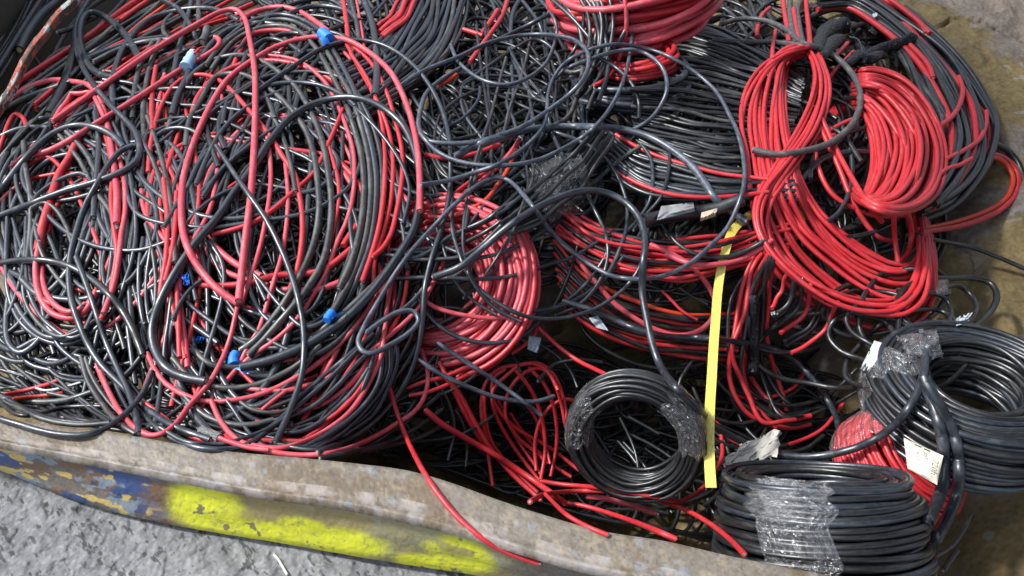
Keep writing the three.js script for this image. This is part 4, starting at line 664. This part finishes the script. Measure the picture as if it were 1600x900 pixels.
cable('r', 8, 'red strand in the far right black coil, outer right', [1498, 120, 1504, 140, 1500, 162, 1488, 182, 1470, 196]);
cable('r', 8, 'red strand at the far right end of the black coil, with a cut end', [1541, 174, 1540, 196, 1530, 218, 1508, 234, 1476, 250]);
cable('r', 8, 'red strand low in the far right black coil', [1518, 248, 1500, 258, 1480, 264, 1466, 274]);
cable('s', 10, 'grey cable ring lying loosely around the red hank knot', [1126, 38, 1155, 30, 1195, 32, 1229, 47, 1252, 66, 1293, 81, 1323, 105, 1342, 135, 1344, 165, 1330, 196, 1298, 223, 1256, 236, 1212, 241, 1176, 234], { lift: 0.004 });
// black loops flung over the middle, topmost of all
cable('b', 7, 'wide flat black ellipse in the upper middle', [704, 70, 716, 96, 744, 120, 770, 130, 796, 132, 824, 122, 852, 100, 866, 70, 870, 44, 860, 18, 838, -6], { arc: 0.03, lift: 0.004 });
cable('b', 8, 'thick black loop crossing the wide ellipse and running left under the big ring', [620, 138, 660, 112, 718, 88, 760, 68, 810, 56, 856, 54, 896, 62, 916, 78, 920, 98, 912, 122, 890, 147, 856, 173, 820, 196, 780, 212, 740, 222, 700, 224, 668, 219, 655, 200, 657, 172, 666, 146, 690, 124, 720, 106], { arc: 0.03, lift: 0.004 });
cable('b', 8, 'black loop ending upright in front of the red coil at the top', [656, 208, 680, 234, 710, 250, 750, 258, 796, 258, 840, 250, 880, 232, 916, 210, 944, 182, 962, 154, 976, 120, 985, 80, 988, 40, 982, -12], { arc: 0.03, lift: 0.004 });
cable('b', 7, 'black loop around the small red coil, bulging right', [840, 150, 885, 108, 920, 93, 960, 81, 990, 78, 1020, 90, 1038, 112, 1042, 140, 1034, 162, 1018, 184, 998, 198, 980, 206], { arc: 0.015 });
cable('n', 7, 'thin black curve hanging inside that bulging loop', [930, 86, 960, 104, 976, 118, 990, 136, 998, 160, 998, 186]);
cable('n', 8, 'straight black cable slanting from the loop crossing past the wrap to the right bands', [854, 168, 864, 210, 880, 244, 910, 292, 930, 330, 944, 360, 950, 390, 946, 420, 930, 450, 902, 478, 868, 492]);
cable('n', 8, 'black curve right of the wrapped bundle', [866, 206, 900, 218, 930, 234, 954, 258, 972, 292, 980, 324, 978, 360, 966, 396, 950, 430]);
cable('s', 8, 'straight grey cable end crossing right of the wrap', [1004, 227, 980, 242, 956, 260, 934, 280, 916, 294]);
cable('b', 13, 'thick blue-grey cable crossing the middle and ending cut beside the red hank', [710, 246, 740, 228, 780, 216, 820, 204, 880, 198, 940, 199, 965, 201, 990, 206, 1020, 216, 1050, 234, 1080, 258, 1100, 284, 1116, 309, 1140, 328, 1167, 348], { lift: 0.004 });
cable('n', 8, 'black curve swinging low around the central red coil', [706, 300, 707, 360, 716, 392, 727, 420, 744, 446, 770, 468, 800, 486, 830, 496, 870, 498, 910, 490, 945, 474, 980, 446, 1000, 416, 1010, 380, 1014, 340], { arc: 0.015 });
cable('n', 8, 'black curve swinging around the central red coil, just inside it', [768, 178, 750, 230, 732, 300, 724, 360, 725, 400, 734, 432, 756, 464, 780, 486, 814, 502]);
cable('n', 9, 'black cable bowing under the central red coil, lowest of its loops', [650, 460, 666, 488, 690, 512, 720, 528, 760, 536, 796, 532, 824, 518, 842, 502]);
cable('n', 8, 'black cable lying level over the upper half of the central coil', [698, 434, 740, 436, 780, 434, 820, 426, 860, 412, 896, 401, 930, 380, 958, 362]);
cable('n', 13, 'long black cable from the central coil over the ring coil to the leaning coil', [676, 434, 720, 416, 752, 390, 788, 359, 820, 336, 860, 314, 900, 300, 930, 298, 960, 306, 986, 324, 1002, 348, 1008, 380, 1004, 420, 1004, 460, 1011, 500, 1020, 540, 1032, 572, 1054, 604, 1082, 631, 1104, 653, 1124, 670, 1160, 690, 1200, 705, 1240, 713, 1284, 712, 1347, 696, 1398, 664, 1430, 620, 1445, 575, 1442, 524], { lift: 0.008, stiff: 16, arc: 0.035 });
cable('n', 18, 'shiny black cable drooping over the leaning coil, left of a pair', [1444, 590, 1462, 645, 1474, 697, 1471, 765, 1450, 812, 1430, 850], { lift: 0.02, drop: 0.12 });
cable('n', 18, 'shiny black cable drooping over the leaning coil, right of a pair', [1448, 600, 1468, 634, 1494, 690, 1496, 765, 1470, 828, 1440, 870], { lift: 0.02, drop: 0.12 });
cable('s', 6, 'short pale grey cable piece between the barrel coil and the bin floor', [1517, 804, 1505, 830, 1488, 852, 1461, 870]);
cable('g', 8, 'black cable end lying beside the barrel coil at the right', [1496, 860, 1484, 876, 1474, 892]);
// big loops lying on top of the left heap
cable('m', 12.5, 'printed black loop, the thickest one around the big ring, open at the left', [322, 596, 288, 589, 260, 575, 243, 548, 238, 517, 247, 480, 270, 433, 304, 382, 338, 342, 368, 298, 400, 254, 422, 220, 456, 182, 500, 159, 540, 152, 570, 156, 600, 170, 630, 197, 648, 236, 656, 275, 655, 320, 645, 362, 625, 396, 594, 440, 566, 473, 532, 504, 474, 541, 420, 563, 376, 574], { lift: 0.004 });
cable('n', 10, 'long black loop around the outside of the big ring, highest at the top', [396, 146, 432, 121, 466, 98, 500, 77, 540, 64, 575, 64, 611, 76, 645, 101, 672, 135, 692, 176, 702, 220, 704, 268, 701, 312, 690, 356, 674, 406, 664, 450, 660, 500, 652, 548, 634, 596, 604, 638, 570, 670, 530, 694, 496, 707], { lift: 0.004 });
cable('p', 9.5, 'red loop, the brightest around the big ring, running behind the upright pink cable', [656, 330, 656, 280, 653, 236, 647, 203, 635, 162, 614, 118, 591, 93, 565, 74, 540, 62, 490, 58, 439, 70, 398, 92, 358, 122, 338, 149, 311, 203, 290, 263, 284, 304, 287, 366, 302, 404, 328, 440, 348, 458, 372, 474], { lift: 0.004 });
cable('b', 9, 'very long black cable looping round the middle from a cut end to a curl', [658, 289, 700, 282, 740, 270, 780, 256, 820, 230, 846, 202, 855, 176, 856, 150, 866, 120, 886, 96, 920, 78, 960, 69, 992, 72, 1030, 82, 1060, 96, 1090, 116, 1120, 145, 1140, 180, 1154, 212, 1162, 250, 1162, 290, 1151, 326, 1136, 356, 1110, 384, 1080, 410, 1040, 430, 1000, 436, 960, 432, 936, 422, 908, 404, 880, 381, 858, 358, 838, 330, 816, 302, 796, 283, 776, 278, 744, 291, 710, 320, 674, 358, 645, 390, 616, 430, 594, 466, 570, 508, 560, 534, 566, 548, 582, 552, 602, 543, 638, 521, 654, 501, 646, 487, 624, 487, 598, 501, 572, 520], { lift: 0.01 });
cable('p', 9.5, 'upright pink cable falling across the big ring, bent over at the top', [82, 190, 124, 160, 169, 128, 236, 81, 311, 36, 346, 18, 368, 15, 382, 28, 390, 60, 398, 111, 399, 160, 398, 210, 392, 304, 382, 388, 373, 470], { lift: 0.006 });
cable('p', 9.5, 'pink cable hanging below the upright one, curling along the steel edge', [371, 480, 358, 534, 340, 576, 324, 602, 294, 636, 272, 665, 252, 678, 234, 680, 214, 671, 190, 647, 170, 612, 156, 580], { lift: 0.003 });
cable('p', 9.5, 'long pink diagonal cable with a hooked end beside the copper ends', [54, 243, 80, 234, 114, 216, 149, 194, 216, 152, 280, 110, 326, 84, 341, 72, 343, 62, 336, 58], { lift: 0.006 });
cable('n', 11, 'long black arch over the outer left oval, coming from the far left', [-40, 340, 0, 298, 30, 260, 60, 227, 90, 205, 120, 196, 152, 200, 176, 212, 194, 231], { lift: 0.004 });
cable('n', 11, 'long black cable making a hairpin right of the outer left oval', [-40, 352, 0, 337, 50, 318, 100, 299, 150, 284, 190, 268, 211, 254, 218, 237, 212, 208, 198, 190, 176, 168, 152, 140, 132, 110, 120, 78, 117, 50, 124, 24, 142, -6], { lift: 0.005 });
cable('n', 11, 'long black cable from the hairpin down past the oval to the steel edge', [208, 227, 190, 235, 170, 257, 150, 290, 132, 324, 119, 362, 110, 400, 108, 432, 112, 470, 124, 506, 138, 538, 160, 572, 190, 602, 213, 625, 250, 654, 282, 671, 330, 688], { lift: 0.003 });
cable('k', 12, 'dark cable crossing the outer left oval level, sagging to the right', [-40, 420, 0, 412, 30, 407, 70, 407, 108, 416, 140, 434, 166, 456, 190, 484, 210, 520, 224, 556], { lift: 0.003 });
cable('n', 10, 'black cable crossing the dark level one inside the oval', [119, 402, 132, 436, 144, 470, 156, 506, 168, 540, 186, 580, 200, 610, 212, 648, 217, 678], { lift: 0.002 });
cable('n', 11, 'blue-black cable slanting across the big ring to a cut end over the steel edge', [338, 228, 360, 262, 386, 300, 410, 334, 426, 362, 443, 398, 457, 436, 467, 472, 474, 512, 475, 550, 471, 588, 461, 620, 446, 658, 430, 692], { lift: 0.004 });
cable('n', 10, 'black cable sagging over the steel edge at its far end', [-40, 636, 0, 654, 30, 663, 60, 672, 90, 678, 124, 680, 156, 673, 180, 659, 204, 638, 224, 612, 238, 580], { lift: 0.003 });
cable('r', 11, 'red cable end hanging out over the steel front edge', [608, 604, 621, 647, 641, 697, 675, 758, 719, 812, 766, 849, 806, 868, 842, 880], { stripped: 1, copperLength: 0.002 });
cable('r', 11, 'straight red cable slanting down into the hollow behind the steel edge', [664, 640, 690, 662, 730, 686, 774, 711, 830, 748, 884, 787], { lift: 0.01 });
// ---------- tapes, strap, labels, scraps ----------
const TAPE = { blue: plain({ color: new THREE.Color(0.02, 0.2, 0.72), roughness: 0.4 }), pale: plain({ color: new THREE.Color(0.34, 0.55, 0.75), roughness: 0.45 }), silver: plain({ color: new THREE.Color(0.36, 0.37, 0.37), roughness: 0.35, metalness: 0.4 }), white: plain({ color: new THREE.Color(0.62, 0.68, 0.74), roughness: 0.4 }), paper: plain({ color: new THREE.Color(0.42, 0.4, 0.36), roughness: 0.85 }), tan: plain({ color: new THREE.Color(0.4, 0.33, 0.24), roughness: 0.7 }), tag: plain({ color: new THREE.Color(0.3, 0.33, 0.37), roughness: 0.45 }), brass: plain({ color: new THREE.Color(0.7, 0.5, 0.2), metalness: 0.8, roughness: 0.35 }) };
// a thin sheet with four corners (upper left, upper right, lower left, lower right), lying on what is there
function patch(name, label, category, q, mat, { lift = 0.003, crumple = 0.002, follow = 0.7, s = 1, ragged = 0, thick = 0.0004, slope = null, put = true } = {}) {
  const A = 16, B = 12, pos = [], uv = [], idx = [], [ul, ur, ll, lr] = pairs(q);
  const base = Math.max(...pairs(q).map(([x, y]) => topAt(x, y)), topAt((ul[0] + lr[0]) / 2, (ul[1] + lr[1]) / 2));
  for (const side of [0, 1]) for (let i = 0; i <= A; i++) for (let j = 0; j <= B; j++) {
    const u = i / A, v = j / B, jx = ragged * (vn(i * 0.9, j * 0.9, s) - 0.5) * (i === 0 || j === 0 || i === A || j === B ? 1 : 0.2), jy = ragged * (vn(i * 0.9, j * 0.9, s + 4) - 0.5);
    const x = lerp(lerp(ul[0], ur[0], u), lerp(ll[0], lr[0], u), v) + jx, y = lerp(lerp(ul[1], ur[1], u), lerp(ll[1], lr[1], u), v) + jy;
    let h = 0; for (let a = -1; a <= 1; a++) for (let b = -1; b <= 1; b++) h += topAt(x + a * 5, y + b * 5) / 9;
    h = slope ? lerp(slope[0], slope[1], v) : lerp(base, h, follow);
    const P = at(x, y, h + lift + crumple * 2 * (fbm(u * 4 + s, v * 3, s, 2) - 0.5) - side * thick); pos.push(P.x, P.y, P.z); uv.push(u, 1 - v);
    if (!side) stamp(x, y, 4, P.y);
  }
  const W = B + 1, off = (A + 1) * W;
  for (let i = 0; i < A; i++) for (let j = 0; j < B; j++) { const a = i * W + j, b = a + W; idx.push(a, a + 1, b, b, a + 1, b + 1, off + a, off + b, off + a + 1, off + b, off + b + 1, off + a + 1); }
  const ring = []; for (let i = 0; i < A; i++) ring.push(i * W); for (let j = 0; j < B; j++) ring.push(A * W + j); for (let i = A; i > 0; i--) ring.push(i * W + B); for (let j = B; j > 0; j--) ring.push(j);
  ring.forEach((a, k) => { const b = ring[(k + 1) % ring.length]; idx.push(a, b, off + a, b, off + b, off + a); });
  let g = new THREE.BufferGeometry(); g.setIndex(idx); g.setAttribute('position', new THREE.Float32BufferAttribute(pos, 3)); g.setAttribute('uv', new THREE.Float32BufferAttribute(uv, 2)); g.computeVertexNormals();
  const m = new THREE.Mesh(g, mat); m.name = numbered(name); plant(m, [g]); return finish(describe(m, label, category));
}
{ // yellow packing strap
  const path = spline(pairs([1237, 376, 1250, 356, 1252, 336, 1244, 320, 1212, 320, 1180, 332, 1158, 346, 1143, 364, 1133, 394, 1126, 424, 1121, 460, 1118, 500, 1115, 540, 1112, 590, 1109, 640, 1108, 690, 1109, 730, 1111, 762]), false, 5), n = path.length;
  let y = path.map(([a, b], i) => { const h = Math.max(topAt(a, b), topAt(a - 5, b), topAt(a + 5, b)); return b > 390 ? Math.max(h + 0.001, lerp(topAt(1126, 424), -0.09, (b - 390) / 370)) : h + (i < n * 0.25 ? -0.03 : 0.001); }); y = blur(y, 5).map((v, i) => (path[i][1] > 380 ? Math.max(v, topAt(path[i][0], path[i][1]) + 0.001) : v)); y = blur(y, 3);
  const P = path.map(([a, b], i) => at(a, b, y[i])), pos = [], uv = [], idx = []; let L = 0;
  const hw = (6.6 * EYE.distanceTo(P[n >> 1])) / F;
  P.forEach((p, i) => { const t = P[Math.min(n - 1, i + 1)].clone().sub(P[Math.max(0, i - 1)]).normalize(); let c = V(0, 0, 0).crossVectors(t, EYE.clone().sub(p)).normalize(); c.addScaledVector(V(1, 0.15, 0.2), 0).normalize(); const k = V(0, 0, 0).crossVectors(c, t).normalize(); if (i) L += p.distanceTo(P[i - 1]);
    for (const [o, h] of [[-1, 0.0004], [1, 0.0004], [1, -0.0004], [-1, -0.0004]]) { const q = p.clone().addScaledVector(c, o * hw).addScaledVector(k, h); pos.push(q.x, q.y, q.z); uv.push(L / 0.1, o * 0.5 + 0.5); } stamp(path[i][0], path[i][1], 15, p.y + 0.0005); });
  for (let i = 0; i < n - 1; i++) for (let k = 0; k < 4; k++) { const a = i * 4 + k, b = i * 4 + ((k + 1) % 4); idx.push(a, b, a + 4, b, b + 4, a + 4); }
  const g = new THREE.BufferGeometry(); g.setIndex(idx); g.setAttribute('position', new THREE.Float32BufferAttribute(pos, 3)); g.setAttribute('uv', new THREE.Float32BufferAttribute(uv, 2)); const gg = g.toNonIndexed(); gg.computeVertexNormals();
  const map = tex(256, 64, (u, v) => { const k = fbm(u * 20, v * 8, 1601, 3, 20, 8); const line = vn(v * 24, u * 2, 1611), g = 0.8 + 0.2 * k + 0.12 * line, dirt = smooth(0.6, 0.72, fbm(u * 30, v * 10, 1621, 3, 30, 10)); return [lerp(0.68 * g, 0.3, dirt * 0.6), lerp(0.56 * g, 0.24, dirt * 0.6), lerp(0.1 * g, 0.12, dirt)]; });
  const m = new THREE.Mesh(gg, plain({ map, roughness: 0.45 })); m.name = 'packing_strap'; plant(m, [gg]); finish(describe(m, 'flat yellow plastic packing strap hanging from under the red hank into the hollow', 'strap'));
}
cable('p', 10, 'pinkish red cable crossing in front of the yellow strap', [1040, 398, 1085, 413, 1140, 410, 1180, 394, 1206, 376]);
cable('n', 11, 'black cable sweeping level in front of the strap and bending down at its end', [880, 470, 930, 486, 965, 502, 1000, 516, 1040, 525, 1100, 528, 1160, 535, 1200, 542, 1232, 558, 1262, 583, 1286, 614, 1304, 646, 1314, 680]);
// tape bands wound round the strands they sit on, some with a loose tail
function band(label, c, w, mat, tail) {
  const grp = new THREE.Group(); grp.name = numbered('blue_tape'); const gs = [], path = spline(pairs(c), false, 2), q = path[path.length >> 1], y0 = topAt(q[0], q[1]), r = ((w / 2) * EYE.distanceTo(at(q[0], q[1], y0))) / F;
  const pts = path.map(([x, y]) => at(x, y, y0 + r * 0.1)), g = tube(pts, r, { seg: 18, radii: pts.map((_, i) => r * (0.84 + 0.28 * vn(i * 0.9, w, 41))) }); gs.push(g);
  const m = new THREE.Mesh(g, mat); m.name = 'wound_band'; grp.add(m); path.forEach(([x, y]) => stamp(x, y, w, y0 + r));
  if (tail) { const P = pairs(tail).map(([x, y], i) => at(x, y, y0 + r * (0.9 - 0.25 * i))), pos = [], idx = [], uv = []; for (let i = 0; i <= 8; i++) for (let j = 0; j <= 4; j++) { const p = P[0].clone().lerp(P[1], j / 4).lerp(P[2].clone().lerp(P[3], j / 4), i / 8); p.y += 0.003 * Math.sin((i / 8) * 3) + 0.0015 * Math.sin(j); pos.push(p.x, p.y, p.z); uv.push(i / 8, j / 4); } for (let i = 0; i < 8; i++) for (let j = 0; j < 4; j++) { const a = i * 5 + j; idx.push(a, a + 1, a + 5, a + 5, a + 1, a + 6); } const t = new THREE.BufferGeometry(); t.setIndex(idx); t.setAttribute('position', new THREE.Float32BufferAttribute(pos, 3)); t.setAttribute('uv', new THREE.Float32BufferAttribute(uv, 2)); t.computeVertexNormals(); gs.push(t); const k = new THREE.Mesh(t, mat); k.name = 'loose_tail'; grp.add(k); }
  plant(grp, gs); finish(describe(grp, label, 'tape'));
}
band('blue tape band around the black arches at the top of the big ring', [504, 52, 510, 57, 515, 62], 17, TAPE.blue, [498, 60, 510, 56, 506, 72, 516, 68]);
band('light blue tape around the cut ends with bare copper', [303, 84, 297, 94, 290, 106], 16, TAPE.pale);
band('strong blue tape around a cable just below the copper ends', [312, 98, 305, 106, 298, 114], 12, TAPE.blue);
patch('blue_tape', 'small crumpled blue tape knot at the left inside of the big ring', 'tape', [285, 431, 294, 426, 288, 446, 296, 444], TAPE.blue, { s: 6, crumple: 0.004, ragged: 4 });
band('blue tape band at the lower right of the big ring, under the thick sweep', [519, 488, 514, 495, 510, 501], 15, TAPE.blue, [518, 500, 526, 494, 536, 488, 541, 486]);
band('largest blue tape, curled round the strands at the ring bottom', [369, 552, 365, 561, 366, 570], 16, TAPE.blue, [366, 576, 378, 574, 384, 586, 396, 578]);
patch('blue_tape', 'blue tape scrap in the gap left of the largest blue tape', 'tape', [300, 532, 311, 524, 305, 540, 320, 529], TAPE.blue, { s: 9, crumple: 0.003, ragged: 4, lift: 0 });
for (const [i, c] of [[298, 78, 304, 74, 309, 76], [302, 80, 308, 79, 314, 82], [304, 84, 311, 76, 318, 74]].entries()) cable('o', 4, ['bare copper tuft tip by the light blue tape, highest', 'bare copper tuft tip by the light blue tape, middle', 'bare copper tuft tip by the light blue tape, lowest'][i], c, { stripped: 1, coreMat: M.copper, copperLength: 0.006 });
{ // silver tape sleeve on a cable at the steel edge
  const { pts } = lay(spline(pairs([314, 672, 326, 677, 344, 685]), false, 3), 15), r = 0.0052, rad = pts.map((_, i) => r * (1 + 0.12 * (vn(i * 0.8, 1, 7) - 0.5))), g = tube(pts, r, { seg: 14, radii: rad }), m = new THREE.Mesh(g, plain({ color: new THREE.Color(0.17, 0.17, 0.165), roughness: 0.4, bumpMap: GRIT(1701), bumpScale: 0.003 })); m.name = 'tape_sleeve'; plant(m, [g]); finish(describe(m, 'short grey tape sleeve on a red cable by the steel edge under the big ring', 'tape'));
}
cable('p', 9, 'red cable leaving the grey tape sleeve along the steel edge', [342, 684, 364, 692, 392, 700, 420, 703]);
patch('grey_tag', 'small flat grey plastic tag lying right of the central red coil', 'tag', [920, 497, 934, 493, 932, 512, 951, 517], TAPE.tag, { s: 11, crumple: 0.0004, follow: 0.2 });
patch('grey_connector', 'dull grey plastic piece at the foot of the central red coil', 'plastic piece', [826, 524, 846, 528, 824, 546, 840, 552], TAPE.tag, { s: 12, crumple: 0.001, thick: 0.004 });
// wrapped black coil with silver tape, under the mixed coil
cable('k', 26, 'thick black taped coil section with silver tape under the mixed coil', [1004, 346, 1040, 338, 1080, 333, 1120, 326, 1160, 312], { sink: 0.2 });
patch('silver_tape', 'shiny silver tape on the taped black section, left of the strap top', 'tape', [1033, 322, 1083, 316, 1026, 344, 1086, 330], TAPE.silver, { s: 13, crumple: 0.005, lift: 0.002 });
patch('card_scrap', 'small tan card scrap right of the silver tape', 'card', [1096, 332, 1121, 325, 1094, 346, 1118, 338], TAPE.tan, { s: 14, crumple: 0.002, lift: 0.002 });
// black taped end right of the strap
{ const { pts } = lay(spline(pairs([1176, 462, 1177, 490, 1178, 530, 1176, 585]), false, 4), 21, { sink: 0.8 }), r = 0.0078, rad = pts.map((_, i) => r * (0.85 + 0.3 * vn(i * 0.5, 3, 17))), g = tube(pts, r, { seg: 12, radii: rad }), m = new THREE.Mesh(g, plain({ color: new THREE.Color(0.008, 0.009, 0.012), roughness: 0.16, bumpMap: GRIT(1711), bumpScale: 0.003 })); m.name = 'taped_cable_end'; plant(m, [g]); finish(describe(m, 'shiny black tape wrapped cable end hanging right of the yellow strap', 'taped end')); }
patch('silver_tip', 'bright silver tip of a cable under the red hank', 'cable tip', [1204, 488, 1216, 484, 1206, 496, 1218, 490], TAPE.silver, { s: 18 });
// burnt looking taped clump behind the fanned coil
{
  const grp = new THREE.Group(); grp.name = 'taped_cable_clump'; const gs = [], mats = [plain({ color: new THREE.Color(0.018, 0.021, 0.019), roughness: 0.42, bumpMap: GRIT(1721), bumpScale: 0.006 }), plain({ color: new THREE.Color(0.008, 0.008, 0.009), roughness: 0.25, bumpMap: GRIT(1731), bumpScale: 0.004 })];
  [[[1276, 82, 1284, 58, 1302, 44, 1326, 42, 1342, 52], 24, 0], [[1286, 88, 1300, 68, 1318, 58], 20, 0], [[1326, 96, 1350, 86, 1376, 76, 1402, 68, 1430, 58], 20, 1], [[1322, 100, 1340, 90, 1360, 92, 1378, 82], 16, 1], [[1330, 44, 1348, 40, 1362, 46, 1370, 54], 13, 1], [[1340, 70, 1352, 84, 1348, 100], 12, 1]].forEach(([c, w, k], q) => { const { pts, r } = lay(spline(pairs(c), false, 4), w, { stiff: 6 }), g = tube(pts, r, { seg: 12, radii: pts.map((_, i) => r * (0.7 + 0.6 * vn(i * 0.5, q, 23)) * Math.min(1, 0.55 + 0.2 * Math.min(i, pts.length - 1 - i))) }); gs.push(g); const m = new THREE.Mesh(g, mats[k]); m.name = q ? 'tape_lump_' + String(q).padStart(3, '0') : 'tape_lump'; grp.add(m); });
  plant(grp, gs); finish(describe(grp, 'lumpy black taped cable clump behind the fanned red coil', 'taped clump'));
}
cable('k', 4, 'thin stripped wire arcing out of the taped clump', [1328, 58, 1340, 62, 1346, 74, 1348, 90]);
cable('r', 8, 'short red end poking into the taped clump', [1304, 88, 1314, 78, 1324, 68], { stripped: 1, coreMat: M.steel });
patch('white_crumb', 'tiny white crumb on the far right black coil', 'crumb', [1364, 21, 1371, 20, 1364, 27, 1371, 26], TAPE.white, { s: 20, thick: 0.003, ragged: 3 });
// paper and plastic around the coils at the lower right
patch('paper_scrap', 'torn grey paper scrap behind the barrel coil', 'paper', [1160, 692, 1222, 668, 1128, 728, 1214, 712], TAPE.paper, { s: 21, crumple: 0.003, ragged: 9, follow: 0.2, lift: 0.004 });
patch('film_scrap', 'white film scrap on the leaning black coil, far end', 'film', [1366, 532, 1387, 538, 1344, 576, 1356, 583], TAPE.white, { s: 22, crumple: 0.003, lift: 0.003, follow: 0.5 });
patch('clear_film_scrap', 'crinkled clear film between the red hank and the leaning coil', 'film', [1400, 526, 1462, 512, 1420, 556, 1476, 562], FILM, { s: 23, crumple: 0.01, lift: 0.006, follow: 0.6, ragged: 8 });
patch('clear_plastic_piece', 'clear plastic piece peeping out right of the red hank', 'plastic piece', [1462, 438, 1482, 436, 1462, 464, 1488, 458], FILM2, { s: 24, crumple: 0.008, thick: 0.004, lift: 0.01 });
patch('plastic_scrap', 'whitish plastic scrap on the bin floor right of the red hank', 'plastic scrap', [1494, 498, 1524, 488, 1492, 508, 1518, 504], TAPE.white, { s: 25, crumple: 0.004, ragged: 7 });
cable('k', 8, 'dark ring of cable on the bin floor right of the red hank', [1470, 452, 1496, 446, 1518, 462, 1526, 484, 1514, 502, 1490, 506, 1468, 500]);
{
  const cv = document.createElement('canvas'); cv.width = 256; cv.height = 256; const x = cv.getContext('2d');
  x.fillStyle = '#cfc9b4'; x.fillRect(0, 0, 256, 256); x.fillStyle = '#dcd6c2'; x.fillRect(0, 60, 256, 120);
  x.fillStyle = '#1b1a18'; x.font = '58px serif'; x.fillText('720h', 60, 62); x.font = '40px serif'; x.fillText('m\u00b2', 40, 122); x.font = '34px serif'; x.fillText('% V1', 60, 178); x.fillText('x', 120, 226); x.fillRect(10, 84, 10, 40); x.fillRect(10, 140, 8, 46);
  const map = new THREE.CanvasTexture(cv); map.colorSpace = THREE.SRGBColorSpace; map.magFilter = THREE.LinearFilter;
  patch('paper_label', 'cream paper label printed 720h stuck to the red coil in film', 'label', [1474, 712, 1464, 758, 1412, 684, 1418, 732], plain({ map, roughness: 0.6 }), { s: 26, crumple: 0.0015, follow: 0.15, lift: 0.002 });
}
for (const c of [0]) { const { pts, r } = lay(spline(pairs([428, 866, 435, 874, 441, 884, 449, 898]), false, 3), 5), g = tube(pts, r, { seg: 7 }), m = new THREE.Mesh(g, PVC.w); m.name = numbered('white_wire'); plant(m, [g]); finish(describe(m, 'short white wire lying on the ground in front of the steel edge', 'wire')); }
renderer.render(scene, camera);
